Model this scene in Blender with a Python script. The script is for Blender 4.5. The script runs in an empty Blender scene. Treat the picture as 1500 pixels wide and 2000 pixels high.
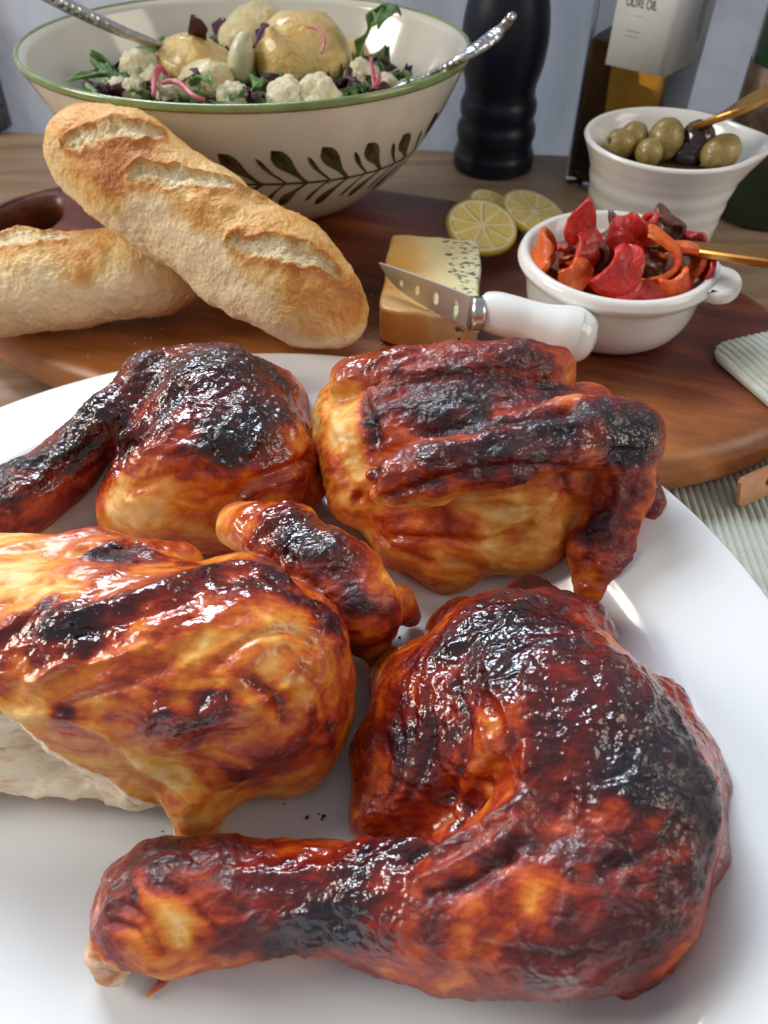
import bpy, bmesh, math, random
import numpy as np
from mathutils import Vector, Matrix, geometry

# ------------------------------------------------------------------ camera, world, lights, exposure
SC = bpy.context.scene
COL = SC.collection
rad = math.radians
CAM_H, FPX, PITCH = 0.29, 1500.0, rad(46)      # camera height, focal length in photo pixels, look-down angle
cam_d = bpy.data.cameras.new('camera')
cam_d.sensor_fit = 'VERTICAL'
cam_d.sensor_height = 36.0
cam_d.sensor_width = 27.0
cam_d.lens = 36.0 * FPX / 2000.0
cam_d.clip_start = 0.01
cam_d.clip_end = 50
cam_d.dof.use_dof = True
cam_d.dof.focus_distance = 0.300
cam_d.dof.aperture_fstop = 13.0
cam = bpy.data.objects.new('camera', cam_d)
cam.location = (0, 0, CAM_H)
cam.rotation_euler = (rad(90) - PITCH, 0, 0)
COL.objects.link(cam)
SC.camera = cam

world = bpy.data.worlds.new('World')
SC.world = world
world.use_nodes = True
_bg = world.node_tree.nodes['Background']
_bg.inputs[0].default_value = (0.90, 0.95, 1.0, 1)
_bg.inputs[1].default_value = 0.23


def area(name, loc, target, sx, sy, power, color):
    l = bpy.data.lights.new(name, 'AREA')
    l.shape = 'RECTANGLE'
    l.size, l.size_y = sx, sy
    l.energy = power
    l.color = color
    o = bpy.data.objects.new(name, l)
    o.location = loc
    o.rotation_euler = (Vector(target) - Vector(loc)).to_track_quat('-Z', 'Y').to_euler()
    COL.objects.link(o)
    return o


area('window_light', (-0.55, 1.55, 1.35), (0.0, 0.33, 0.0), 0.95, 0.75, 41, (0.82, 0.91, 1.0))
area('left_fill_light', (-1.5, 0.35, 0.95), (-0.05, 0.35, 0.03), 0.6, 0.6, 13, (1.0, 0.93, 0.82))  # warm lamp added at left to brighten the bread and bowl
area('right_fill_light', (1.5, -0.1, 0.95), (0.08, 0.35, 0.03), 0.9, 0.8, 7, (1.0, 0.87, 0.72))  # added warm fill from the right, no visible lamp behind it

SC.view_settings.view_transform = 'Standard'
SC.view_settings.look = 'None'
SC.view_settings.exposure = 0.54
SC.view_settings.gamma = 1.0
SC.view_settings.use_curve_mapping = False
SC.render.engine = 'CYCLES'
SC.cycles.max_bounces = 8
SC.cycles.transmission_bounces = 8
SC.cycles.transparent_max_bounces = 8
SC.cycles.caustics_reflective = False
SC.cycles.caustics_refractive = False
SC.cycles.sample_clamp_indirect = 4.0
SC.cycles.use_denoising = True
SC.cycles.use_adaptive_sampling = True
SC.cycles.adaptive_threshold = 0.02

# ------------------------------------------------------------------ measuring helpers
_F = np.array([0, math.cos(PITCH), -math.sin(PITCH)])
_U = np.array([0, math.sin(PITCH), math.cos(PITCH)])
_C = np.array([0, 0, CAM_H])


def P(px, py, z):
    """world point at height z that was measured at photo pixel (px, py)"""
    d = _F + np.array([1., 0, 0]) * (px - 750) / FPX + _U * (1000 - py) / FPX
    return _C + d * ((z - CAM_H) / d[2])


def depth(p):
    return float((np.asarray(p) - _C) @ _F)


def PR(px, py, z, rpx):
    """world point plus the real radius of something rpx pixels wide there"""
    p = P(px, py, z)
    return p, rpx * depth(p) / FPX


def project(v):
    d = v - _C
    k = d @ _F
    return 750 + FPX * d[:, 0] / k, 1000 - FPX * (d @ _U) / k, k


def pick(v, px, py, tol=14):
    x, y, k = project(v)
    d = np.hypot(x - px, y - py)
    m = d < tol
    if not m.any():
        return int(np.argmin(d))
    ii = np.nonzero(m)[0]
    return int(ii[np.argmin(k[ii])])


# ------------------------------------------------------------------ numpy noise
def _hash(ix, iy, iz, seed):
    n = (ix.astype(np.uint32) * np.uint32(374761393) + iy.astype(np.uint32) * np.uint32(668265263)
         + iz.astype(np.uint32) * np.uint32(2246822519) + np.uint32((seed * 3266489917) & 0xffffffff))
    n = (n ^ (n >> np.uint32(15))) * np.uint32(2246822519)
    n = (n ^ (n >> np.uint32(13))) * np.uint32(3266489917)
    n = n ^ (n >> np.uint32(16))
    return n.astype(np.float32) / np.float32(2147483648.0) - 1.0


def vnoise(p, seed=0):
    p = np.asarray(p, np.float32)
    i = np.floor(p)
    f = p - i
    i = i.astype(np.int64)
    u = f * f * f * (f * (f * 6 - 15) + 10)
    r = 0
    for dx in (0, 1):
        wx = u[:, 0] if dx else 1 - u[:, 0]
        for dy in (0, 1):
            wy = u[:, 1] if dy else 1 - u[:, 1]
            for dz in (0, 1):
                wz = u[:, 2] if dz else 1 - u[:, 2]
                r = r + wx * wy * wz * _hash(i[:, 0] + dx, i[:, 1] + dy, i[:, 2] + dz, seed)
    return r


def fbm(p, octaves=4, seed=0, gain=0.5):
    a, s, r = 1.0, 1.0, 0
    t = 0
    for o in range(octaves):
        r = r + a * vnoise(p * s + 17.3 * o, seed + o * 7)
        t += a
        a *= gain
        s *= 2.03
    return r / t * 1.6


def ridged(p, octaves=3, seed=0):
    a, s, r, t = 1.0, 1.0, 0, 0
    for o in range(octaves):
        r = r + a * (1 - 2 * np.abs(vnoise(p * s + 9.1 * o, seed + o * 5)))
        t += a
        a *= 0.5
        s *= 2.1
    return r / t


def sstep(a, b, x):
    t = np.clip((x - a) / (b - a), 0, 1)
    return t * t * (3 - 2 * t)


# ------------------------------------------------------------------ implicit surface -> mesh
def prim_d(pts, pr):
    a, b = np.asarray(pr['a'], np.float32), np.asarray(pr['b'], np.float32)
    q = pts - a
    ab = b - a
    l2 = float(ab @ ab)
    sq = pr.get('sq', 1.0)
    if l2 < 1e-12:
        if sq != 1.0:
            q = q * np.array([1, 1, sq], np.float32)
        return np.sqrt((q * q).sum(1)) - pr['ra']
    t = np.clip((q @ ab) / l2, 0, 1)
    d = q - t[:, None] * ab
    if sq != 1.0:
        d = d * np.array([1, 1, sq], np.float32)
    return np.sqrt((d * d).sum(1)) - (pr['ra'] + t * (pr['rb'] - pr['ra']))


def smin(a, b, k):
    h = np.maximum(k - np.abs(a - b), 0) / k
    return np.minimum(a, b) - h * h * k * 0.25


def smax(a, b, k):
    return -smin(-a, -b, k)


def field(pts, prims, floor):
    pd, pk = {}, {}
    for pr in prims:                      # blend inside a part, then join the parts with a tighter crease
        if pr.get('op'):
            continue
        di = prim_d(pts, pr)
        nm = pr['part']
        if pr.get('late'):
            continue
        pk.setdefault(nm, pr.get('kp', 0.004))
        pd[nm] = di if nm not in pd else smin(pd[nm], di, pr.get('k', 0.008))
    d = None
    for nm in pd:
        d = pd[nm] if d is None else smin(d, pd[nm], pk[nm])
    for pr in prims:
        if pr.get('op') == 'sub':
            d = smax(d, -prim_d(pts, pr), pr.get('k', 0.006))
        elif pr.get('op') == 'plane':
            n = np.asarray(pr['n'], np.float32)
            dd = (pts - np.asarray(pr['o'], np.float32)) @ n
            if pr.get('wob'):
                dd = dd + pr['wob'] * fbm(pts * pr.get('wf', 90.0), 3, 91)
            if 'n2' in pr:                # only the notch below a second plane is cut away
                dd = np.minimum(dd, (pts - np.asarray(pr['o2'], np.float32)) @ np.asarray(pr['n2'], np.float32))
            d = smax(d, dd, pr.get('k', 0.002))
    for pr in prims:                      # shreds that hang outside the cut
        if pr.get('late'):
            d = smin(d, prim_d(pts, pr) + .0016 * fbm(pts * 260, 2, 77), .002)
    return np.maximum(d, floor - pts[:, 2])


_EDG = [((0, 0, 0), (1, 0, 0)), ((0, 1, 0), (1, 1, 0)), ((0, 0, 1), (1, 0, 1)), ((0, 1, 1), (1, 1, 1)),
        ((0, 0, 0), (0, 1, 0)), ((1, 0, 0), (1, 1, 0)), ((0, 0, 1), (0, 1, 1)), ((1, 0, 1), (1, 1, 1)),
        ((0, 0, 0), (0, 0, 1)), ((1, 0, 0), (1, 0, 1)), ((0, 1, 0), (0, 1, 1)), ((1, 1, 0), (1, 1, 1))]


def surface_nets(F, o, h):
    s = F < 0
    c = np.zeros(tuple(n - 1 for n in F.shape), np.int8)
    for dx in (0, 1):
        for dy in (0, 1):
            for dz in (0, 1):
                c += s[dx:dx + c.shape[0], dy:dy + c.shape[1], dz:dz + c.shape[2]]
    cells = np.argwhere((c > 0) & (c < 8))
    idx = np.full(c.shape, -1, np.int64)
    idx[cells[:, 0], cells[:, 1], cells[:, 2]] = np.arange(len(cells))
    acc = np.zeros((len(cells), 3))
    cnt = np.zeros(len(cells))
    for a, b in _EDG:
        a, b = np.array(a), np.array(b)
        A = cells + a
        B = cells + b
        fa = F[A[:, 0], A[:, 1], A[:, 2]]
        fb = F[B[:, 0], B[:, 1], B[:, 2]]
        m = (fa < 0) != (fb < 0)
        t = np.where(m, fa / np.where(m, fa - fb, 1), 0)
        acc += np.where(m[:, None], a + (b - a) * t[:, None], 0)
        cnt += m
    v = np.asarray(o) + h * (cells + acc / cnt[:, None])
    quads = []
    for ax in range(3):
        u1, u2 = (ax + 1) % 3, (ax + 2) % 3
        sl0 = [slice(None)] * 3
        sl1 = [slice(None)] * 3
        sl0[ax] = slice(0, -1)
        sl1[ax] = slice(1, None)
        m = s[tuple(sl0)] != s[tuple(sl1)]
        e = np.argwhere(m)
        e = e[(e[:, u1] > 0) & (e[:, u2] > 0) & (e[:, u1] < c.shape[u1]) & (e[:, u2] < c.shape[u2])]
        q = []
        for d1, d2 in ((-1, -1), (0, -1), (0, 0), (-1, 0)):
            w = e.copy()
            w[:, u1] += d1
            w[:, u2] += d2
            q.append(idx[w[:, 0], w[:, 1], w[:, 2]])
        q = np.stack(q, 1)
        ins = s[e[:, 0], e[:, 1], e[:, 2]]
        q[~ins] = q[~ins][:, ::-1]
        quads.append(q)
    return v, np.concatenate(quads)


def smooth_verts(v, q, it=2, lam=0.5):
    n = len(v)
    a = np.concatenate([q[:, 0], q[:, 1], q[:, 2], q[:, 3]])
    b = np.concatenate([q[:, 1], q[:, 2], q[:, 3], q[:, 0]])
    deg = np.maximum(np.bincount(a, minlength=n), 1)
    for _ in range(it):
        s = np.stack([np.bincount(a, weights=v[b, k], minlength=n) for k in range(3)], 1)
        v = v + lam * (s / deg[:, None] - v)
    return v


def vnormals(v, q):
    n = np.cross(v[q[:, 2]] - v[q[:, 0]], v[q[:, 3]] - v[q[:, 1]])
    r = np.zeros_like(v)
    for k in range(4):
        for c in range(3):
            r[:, c] += np.bincount(q[:, k], weights=n[:, c], minlength=len(v))
    return r / np.maximum(np.linalg.norm(r, axis=1, keepdims=True), 1e-12)


def implicit(prims, h, floor):
    lo = np.min([np.minimum(np.array(p['a']) - p['ra'], np.array(p['b']) - p['rb']) for p in prims if not p.get('op')], 0) - 4 * h
    hi = np.max([np.maximum(np.array(p['a']) + p['ra'], np.array(p['b']) + p['rb']) for p in prims if not p.get('op')], 0) + 4 * h
    lo[2] = max(lo[2], floor - 3 * h)
    n = np.ceil((hi - lo) / h).astype(int) + 1
    g = np.stack(np.meshgrid(*[lo[k] + h * np.arange(n[k]) for k in range(3)], indexing='ij'), -1).reshape(-1, 3).astype(np.float32)
    F = np.concatenate([field(g[i:i + 400000], prims, floor) for i in range(0, len(g), 400000)])
    return surface_nets(F.reshape(n).astype(np.float64), lo, h)


# ------------------------------------------------------------------ scene-object helpers
def tag(o, label, cat, group=None, kind=None):
    if label:
        o['label'] = label
    if cat:
        o['category'] = cat
    if group:
        o['group'] = group
    if kind:
        o['kind'] = kind
    return o


def thing(name, label, cat, loc=(0, 0, 0), rotz=0.0, group=None):
    o = bpy.data.objects.new(name, None)
    o.empty_display_size = 0.02
    o.location = loc
    o.rotation_euler = (0, 0, rotz)
    COL.objects.link(o)
    return tag(o, label, cat, group)


def mesh_obj(name, v, f, mat, parent=None, loc=None, smooth=True, normals=None, attrs=None):
    """v: world coordinates when loc is given (made local to it), else local ones"""
    v = np.asarray(v, float)
    if loc is not None:
        v = v - np.asarray(loc, float)
    me = bpy.data.meshes.new(name)
    if isinstance(f, np.ndarray) and f.ndim == 2:
        me.vertices.add(len(v))
        me.vertices.foreach_set('co', v.astype(np.float32).ravel())
        k = f.shape[1]
        me.loops.add(f.size)
        me.loops.foreach_set('vertex_index', f.astype(np.int32).ravel())
        me.polygons.add(len(f))
        me.polygons.foreach_set('loop_start', np.arange(0, f.size, k, dtype=np.int32))
        me.update(calc_edges=True)
        me.validate()
    else:
        me.from_pydata([tuple(p) for p in v], [], [tuple(int(i) for i in q) for q in f])
        me.update()
    if smooth:
        me.polygons.foreach_set('use_smooth', np.ones(len(me.polygons), bool))
    for an, av in (attrs or {}).items():
        at = me.attributes.new(an, 'FLOAT', 'POINT')
        at.data.foreach_set('value', np.asarray(av, np.float32))
    if normals is not None:
        me.normals_split_custom_set_from_vertices([tuple(n) for n in normals])
    if mat:
        me.materials.append(mat)
    o = bpy.data.objects.new(name, me)
    COL.objects.link(o)
    if parent is not None:
        o.parent = parent
    elif loc is not None:
        o.location = loc
    return o


def subset(v, q, keep_face, arrs):
    fq = q[keep_face]
    used = np.unique(fq)
    mp = np.full(len(v), -1)
    mp[used] = np.arange(len(used))
    return v[used], mp[fq], [a[used] for a in arrs]


def lathe(profile, n=64, sx=1.0, sy=1.0, closed=False):
    """profile: list of (r, z); returns verts, faces around z"""
    v, f = [], []
    m = len(profile)
    for i in range(n):
        a = 2 * math.pi * i / n
        for r, z in profile:
            v.append((r * math.cos(a) * sx, r * math.sin(a) * sy, z))
    for i in range(n):
        j = (i + 1) % n
        for k in range(m if closed else m - 1):
            l = (k + 1) % m
            f.append((i * m + k, j * m + k, j * m + l, i * m + l))
    return np.array(v), f


def spline(pts, per=8):
    """Catmull-Rom through 2-D or 3-D points"""
    p = np.asarray(pts, float)
    e = np.vstack([2 * p[0] - p[1], p, 2 * p[-1] - p[-2]])
    out = []
    for i in range(1, len(e) - 2):
        for t in np.arange(per) / per:
            a, b, c, d = e[i - 1], e[i], e[i + 1], e[i + 2]
            out.append(0.5 * (2 * b + (c - a) * t + (2 * a - 5 * b + 4 * c - d) * t * t + (3 * b - a - 3 * c + d) * t ** 3))
    out.append(p[-1])
    return np.array(out)


def sweep(path, radii, n=16, flat=1.0, up=(0, 0, 1), cap=True):
    """tube along a path; flat squashes it along its local up"""
    path = np.asarray(path, float)
    v, f = [], []
    m = len(path)
    for i in range(m):
        t = path[min(i + 1, m - 1)] - path[max(i - 1, 0)]
        t /= np.linalg.norm(t)
        s = np.cross(t, up)
        s /= np.linalg.norm(s)
        w = np.cross(s, t)
        r = radii[i] if hasattr(radii, '__len__') else radii
        fl = flat[i] if hasattr(flat, '__len__') else flat
        for k in range(n):
            a = 2 * math.pi * k / n
            v.append(path[i] + r * (math.cos(a) * s + math.sin(a) * fl * w))
    for i in range(m - 1):
        for k in range(n):
            l = (k + 1) % n
            f.append((i * n + k, i * n + l, (i + 1) * n + l, (i + 1) * n + k))
    if cap:
        f.append(tuple(range(n))[::-1])
        f.append(tuple((m - 1) * n + k for k in range(n)))
    return np.array(v), f


def ico(sub=3):
    bm = bmesh.new()
    bmesh.ops.create_icosphere(bm, subdivisions=sub, radius=1.0)
    v = np.array([p.co[:] for p in bm.verts])
    f = np.array([[x.index for x in t.verts] for t in bm.faces])
    bm.free()
    return v, f


def rotm(rx, ry, rz):
    return np.array((Matrix.Rotation(rz, 3, 'Z') @ Matrix.Rotation(ry, 3, 'Y') @ Matrix.Rotation(rx, 3, 'X')))


def plate_mesh(outer, holes, thick):
    """flat plate with holes in the local xy plane, thickness along z"""
    loops = [[Vector((x, y, 0)) for x, y in outer]] + [[Vector((x, y, 0)) for x, y in h] for h in holes]
    flat = [p for l in loops for p in l]
    tris = geometry.tessellate_polygon(loops)
    n = len(flat)
    v = [(p.x, p.y, thick / 2) for p in flat] + [(p.x, p.y, -thick / 2) for p in flat]
    f = []
    for t in tris:
        a, b, c = (flat[i] for i in t)
        ccw = (b - a).cross(c - a).z > 0
        t = tuple(t) if ccw else tuple(t)[::-1]
        f.append(t)
        f.append(tuple(i + n for i in t[::-1]))
    o = 0
    for l in loops:
        m = len(l)
        for i in range(m):
            j = (i + 1) % m
            f.append((o + i, o + j, o + j + n, o + i + n))
        o += m
    return np.array(v), f


# ------------------------------------------------------------------ materials
class NT:
    def __init__(self, name):
        self.m = bpy.data.materials.new(name)
        self.m.use_nodes = True
        self.t = self.m.node_tree
        self.b = self.t.nodes['Principled BSDF']
        self.tc = self.t.nodes.new('ShaderNodeTexCoord')

    def n(self, kind, **kw):
        o = self.t.nodes.new('ShaderNode' + kind)
        for k, v in kw.items():
            setattr(o, k, v)
        return o

    def l(self, a, b):
        self.t.links.new(a, b)

    def setb(self, **kw):
        for k, v in kw.items():
            s = self.b.inputs[k.replace('_', ' ')]
            s.default_value = (tuple(v) + (1,)) if hasattr(v, '__len__') and len(v) == 3 and s.type == 'RGBA' else v

    def noise(self, scale, detail=4, rough=0.55, stretch=None, dist=0.0, rot=None, coord='Object'):
        t = self.n('TexNoise')
        t.inputs['Scale'].default_value = scale
        t.inputs['Detail'].default_value = detail
        t.inputs['Roughness'].default_value = rough
        t.inputs['Distortion'].default_value = dist
        src = self.tc.outputs[coord]
        if stretch or rot:
            mp = self.n('Mapping')
            if stretch:
                mp.inputs['Scale'].default_value = stretch
            if rot:
                mp.inputs['Rotation'].default_value = rot
            self.l(src, mp.inputs['Vector'])
            src = mp.outputs[0]
        self.l(src, t.inputs['Vector'])
        return t.outputs['Fac']

    def ramp(self, fac, stops):
        r = self.n('ValToRGB')
        e = r.color_ramp.elements
        while len(e) > 1:
            e.remove(e[0])
        for i, (p, c) in enumerate(stops):
            x = e[0] if i == 0 else e.new(p)
            x.position = p
            x.color = tuple(c) + (1,)
        self.l(fac, r.inputs[0])
        return r.outputs[0]

    def math(self, op, a, b=None, c=None, clamp=False):
        m = self.n('Math', operation=op, use_clamp=clamp)
        for i, x in enumerate((a, b, c)):
            if x is None:
                continue
            if isinstance(x, (int, float)):
                m.inputs[i].default_value = x
            else:
                self.l(x, m.inputs[i])
        return m.outputs[0]

    def mix(self, fac, a, b, blend='MIX'):
        m = self.n('Mix', data_type='RGBA', blend_type=blend)
        for s, x in ((m.inputs[0], fac), (m.inputs[6], a), (m.inputs[7], b)):
            if isinstance(x, (int, float)):
                s.default_value = x
            elif isinstance(x, tuple):
                s.default_value = x + (1,) if len(x) == 3 else x
            else:
                self.l(x, s)
        return m.outputs[2]

    def attr(self, name):
        a = self.n('Attribute', attribute_name=name)
        return a.outputs['Fac']

    def bump(self, height, strength, dist, prev=None):
        b = self.n('Bump')
        b.inputs['Strength'].default_value = strength
        b.inputs['Distance'].default_value = dist
        self.l(height, b.inputs['Height'])
        if prev is not None:
            self.l(prev, b.inputs['Normal'])
        self.l(b.outputs[0], self.b.inputs['Normal'])
        return b.outputs[0]


def simple(name, base, rough=0.5, metal=0.0, coat=0.0, sss=0.0, var=None, vscale=40, bump=None, spec=0.5, trans=0.0, ior=1.45):
    """plain procedural material: base colour varied by noise towards var, fine bump (scale, dist)"""
    t = NT(name)
    t.setb(Base_Color=base, Roughness=rough, Metallic=metal, Coat_Weight=coat, Coat_Roughness=0.08, Specular_IOR_Level=spec, IOR=ior)
    t.b.inputs['Transmission Weight'].default_value = trans
    if sss:
        t.b.inputs['Subsurface Weight'].default_value = sss
        t.b.inputs['Subsurface Radius'].default_value = (1, 0.5, 0.25)
        t.b.inputs['Subsurface Scale'].default_value = 0.004
    if var is not None:
        f = t.noise(vscale, 5, 0.6)
        f2 = t.ramp(f, [(0.35, (0, 0, 0)), (0.65, (1, 1, 1))])
        t.l(t.mix(f2, base, var), t.b.inputs['Base Color'])
    if bump:
        h = t.noise(bump[0], 4, 0.6)
        t.bump(h, 1.0, bump[1])
    return t.m


BOARD_TOP = 0.035
PLATE_FLOOR = 0.0145

# ================================================================== SETTING: table, background wall
def wood(name, stops, stretch, rough, rot=None, fine=1.0, blot=None, sap=False):
    t = NT(name)
    a = t.noise(6, 6, 0.62, stretch=stretch, dist=0.6, rot=rot)
    b = t.noise(38 * fine, 5, 0.7, stretch=stretch, rot=rot)
    s = t.math('ADD', t.math('MULTIPLY', a, 0.72), t.math('MULTIPLY', b, 0.28))
    c = t.ramp(s, stops)
    if blot:
        c = t.mix(t.ramp(t.noise(blot[0], 3, 0.5, stretch=(1, 1.6, 1)), [(0.42, (0, 0, 0)), (0.6, (1, 1, 1))]), c, t.mix(0.75, c, blot[1]))
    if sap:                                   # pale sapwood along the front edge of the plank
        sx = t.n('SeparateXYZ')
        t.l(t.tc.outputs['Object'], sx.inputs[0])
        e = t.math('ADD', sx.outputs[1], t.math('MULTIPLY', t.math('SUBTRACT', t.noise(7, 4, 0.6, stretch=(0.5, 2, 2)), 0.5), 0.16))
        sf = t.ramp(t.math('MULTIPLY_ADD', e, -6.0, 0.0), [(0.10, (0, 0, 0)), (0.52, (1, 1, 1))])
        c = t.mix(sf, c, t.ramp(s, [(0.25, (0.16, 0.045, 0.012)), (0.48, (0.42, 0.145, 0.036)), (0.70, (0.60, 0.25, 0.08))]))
    t.l(c, t.b.inputs['Base Color'])
    r = t.math('MULTIPLY_ADD', b, 0.25, rough)
    t.l(r, t.b.inputs['Roughness'])
    t.bump(s, 0.6, 0.0006)
    return t.m


M_TABLE = wood('table_wood', [(0.28, (0.16, 0.095, 0.06)), (0.45, (0.30, 0.195, 0.125)), (0.58, (0.40, 0.28, 0.185)), (0.74, (0.28, 0.175, 0.11))],
               (1.0, 9.0, 9.0), 0.34)
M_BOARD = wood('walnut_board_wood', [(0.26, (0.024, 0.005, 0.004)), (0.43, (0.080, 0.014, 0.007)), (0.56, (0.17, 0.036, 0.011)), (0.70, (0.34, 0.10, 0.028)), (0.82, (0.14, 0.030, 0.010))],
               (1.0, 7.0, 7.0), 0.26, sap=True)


def slab(name, outline, z0, z1, bev, mat, kind=None, holes=(), parent=None, loc=None, segs=4):
    """outline polygon (ccw) between two heights with rounded top and bottom edges and optional holes"""
    loops = [np.array(outline, float)] + [np.array(h, float) for h in holes]

    def offs(l, d):
        n = len(l)
        o = np.zeros_like(l)
        for i in range(n):
            a, b, c = l[i - 1], l[i], l[(i + 1) % n]
            t = (c - a) / np.linalg.norm(c - a)
            o[i] = b + d * np.array([t[1], -t[0]])
        return o
    levels = []
    for k in range(segs + 1):
        a = math.pi / 2 * k / segs
        levels.append((-bev * (1 - math.sin(a)), z0 + bev * (1 - math.cos(a))))
    for k in range(segs + 1):
        a = math.pi / 2 * k / segs
        levels.append((-bev * (1 - math.cos(a)), z1 - bev * (1 - math.sin(a))))
    v, f = [], []
    caps = {0: [], len(levels) - 1: []}
    for li, l in enumerate(loops):
        n = len(l)
        start = len(v)
        for k, (d, z) in enumerate(levels):
            o = offs(l, d)          # ccw outer: right side = outward; holes are given clockwise
            for p in o:
                v.append((p[0], p[1], z))
            if k in caps:
                caps[k].append((start + k * n, n))
        for k in range(len(levels) - 1):
            for i in range(n):
                j = (i + 1) % n
                f.append((start + k * n + i, start + k * n + j, start + (k + 1) * n + j, start + (k + 1) * n + i))
    for k, ls in caps.items():
        flat = [i for s, n in ls for i in range(s, s + n)]
        polys = [[Vector((v[i][0], v[i][1], 0)) for i in range(s, s + n)] for s, n in ls]
        for t in geometry.tessellate_polygon(polys):
            idx = [flat[i] for i in t]
            a, b, c = (Vector(v[i]) for i in idx)
            up = (b - a).cross(c - a).z > 0
            if up != (k != 0):
                idx = idx[::-1]
            f.append(tuple(idx))
    o = mesh_obj(name, v, f, mat, parent, loc)
    m = o.modifiers.new('n', 'WEIGHTED_NORMAL')
    m.keep_sharp = True
    return o


_te = rad(-6.2)
tab = slab('table_top', [(-0.9, -0.55), (0.9, -0.55), (0.9, 0.675), (-0.9, 0.868)], -0.03, 0.0, 0.003, M_TABLE, loc=(0, 0, 0))
tag(tab, 'grey-brown wooden table top under everything', None, kind='structure')

t = NT('grey_wall_paint')
w1 = t.noise(7, 5, 0.65, stretch=(1.6, 1, 0.8), dist=1.0)
w2 = t.noise(3, 3, 0.5)
t.l(t.ramp(w1, [(0.3, (0.50, 0.51, 0.57)), (0.7, (0.64, 0.66, 0.72))]), t.b.inputs['Base Color'])
t.setb(Roughness=0.35)
tr = t.n('BsdfTranslucent')                       # frosted pane: daylight comes through it
t.l(t.ramp(w1, [(0.3, (0.50, 0.52, 0.56)), (0.5, (0.74, 0.76, 0.80)), (0.7, (0.92, 0.93, 0.96))]), tr.inputs[0])
mx = t.n('MixShader')
mx.inputs[0].default_value = 0.45
t.l(t.b.outputs[0], mx.inputs[1])
t.l(tr.outputs[0], mx.inputs[2])
t.l(mx.outputs[0], t.t.nodes['Material Output'].inputs['Surface'])
t.bump(t.noise(60, 3, 0.5), 0.5, 0.001)
M_WALL = t.m
wv = np.array([(-0.95, -0.012, -0.1), (0.95, -0.012, -0.1), (0.95, 0.012, -0.1), (-0.95, 0.012, -0.1),
               (-0.95, -0.012, 0.55), (0.95, -0.012, 0.55), (0.95, 0.012, 0.55), (-0.95, 0.012, 0.55)])
wall = mesh_obj('background_wall', wv, [(3, 2, 1, 0), (4, 5, 6, 7), (0, 1, 5, 4), (1, 2, 6, 5), (2, 3, 7, 6), (3, 0, 4, 7)], M_WALL, smooth=False)
wall.location = (0, 0.792, 0)
wall.rotation_euler = (0, 0, _te)
tag(wall, 'pale grey frosted pane behind the table', None, kind='structure')

# ---------------------------------------------------------------- ribbed placemat
M_MAT = simple('sage_cotton', (0.50, 0.53, 0.46), 0.9, var=(0.62, 0.64, 0.57), vscale=120, bump=(900, 0.0005))
M_MATB = simple('sage_cotton_backing', (0.40, 0.43, 0.37), 0.95, bump=(900, 0.0004))
mat_t = thing('placemat', 'pale sage ribbed cotton placemat under the platter and board', 'placemat', (0.10, 0.16, 0.0), rad(-3))
slab('backing', [(-0.245, -0.26), (0.30, -0.26), (0.30, 0.30), (-0.245, 0.30)], 0.0006, 0.0030, 0.001, M_MATB, parent=mat_t)
rv, rf = [], []
NR = 28
for i in range(NR + 1):
    y = -0.258 + 0.556 * i / NR
    for k in range(5):
        a = math.pi * k / 4
        rv.append((0.00185 * math.cos(a), y, 0.0029 + 0.0016 * math.sin(a)))
for i in range(NR):
    for k in range(4):
        rf.append((i * 5 + k, i * 5 + k + 1, (i + 1) * 5 + k + 1, (i + 1) * 5 + k))
rib0 = None
for i in range(136):
    x = -0.240 + i * 0.0040
    if rib0 is None:
        rib0 = mesh_obj('rib', rv, rf, M_MAT, mat_t)
        o = rib0
    else:
        o = rib0.copy()
        COL.objects.link(o)
        o.parent = mat_t
    o.location = (x, 0, 0)

# ---------------------------------------------------------------- oval serving board with a grip hole at its left end
BC, BA = np.array([-0.03, 0.455]), rad(-19.8)


def superell(a, b, p, n=120, ccw=True, cx=0, cy=0):
    out = []
    for i in range(n):
        th = 2 * math.pi * i / n * (1 if ccw else -1)
        c, s = math.cos(th), math.sin(th)
        out.append((cx + a * math.copysign(abs(c) ** (2 / p), c), cy + b * math.copysign(abs(s) ** (2 / p), s)))
    return out


def lens(cx, a, b, n=40):
    """grip hole: long across the board, pointed ends, clockwise"""
    out = []
    for i in range(n):
        th = -2 * math.pi * i / n
        s = math.sin(th)
        out.append((cx + b * math.cos(th) * (1 - 0.25 * s * s), a * s))
    return out


board = thing('serving_board', 'oval dark red-brown wooden serving board carrying the bowl, bread and dishes', 'serving board', (BC[0], BC[1], 0), BA)
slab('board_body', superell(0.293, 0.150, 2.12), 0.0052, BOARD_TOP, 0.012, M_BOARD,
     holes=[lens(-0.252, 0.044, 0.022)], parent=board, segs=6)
M_COPPER = simple('copper_metal', (0.80, 0.42, 0.24), 0.36, 0.75, var=(0.66, 0.30, 0.16), vscale=60)
pv, pf = plate_mesh([(-0.028, -0.0085), (0.028, -0.0085), (0.030, -0.006), (0.030, 0.006), (0.028, 0.0085), (-0.028, 0.0085), (-0.030, 0.006), (-0.030, -0.006)],
                    [[(-0.006 + 0.0062 * math.cos(-a), 0.0035 * math.sin(-a)) for a in np.arange(0, 2 * math.pi, 0.35)]], 0.0022)
# the plate hangs below the board's right end
br = mesh_obj('copper_bracket', pv, pf, M_COPPER, board, smooth=False)
_pe = P(1430, 990, 0.004)
_pw = Vector((_pe[0] + .030 * math.cos(rad(28)), _pe[1] + .030 * math.sin(rad(28)), 0.0138))
br.location = Matrix.Rotation(-BA, 3, 'Z') @ (_pw - Vector((BC[0], BC[1], 0)))
br.rotation_euler = (rad(72), 0, rad(28) - BA)
br['label'] = 'copper bracket plate with an oval hole'

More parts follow.
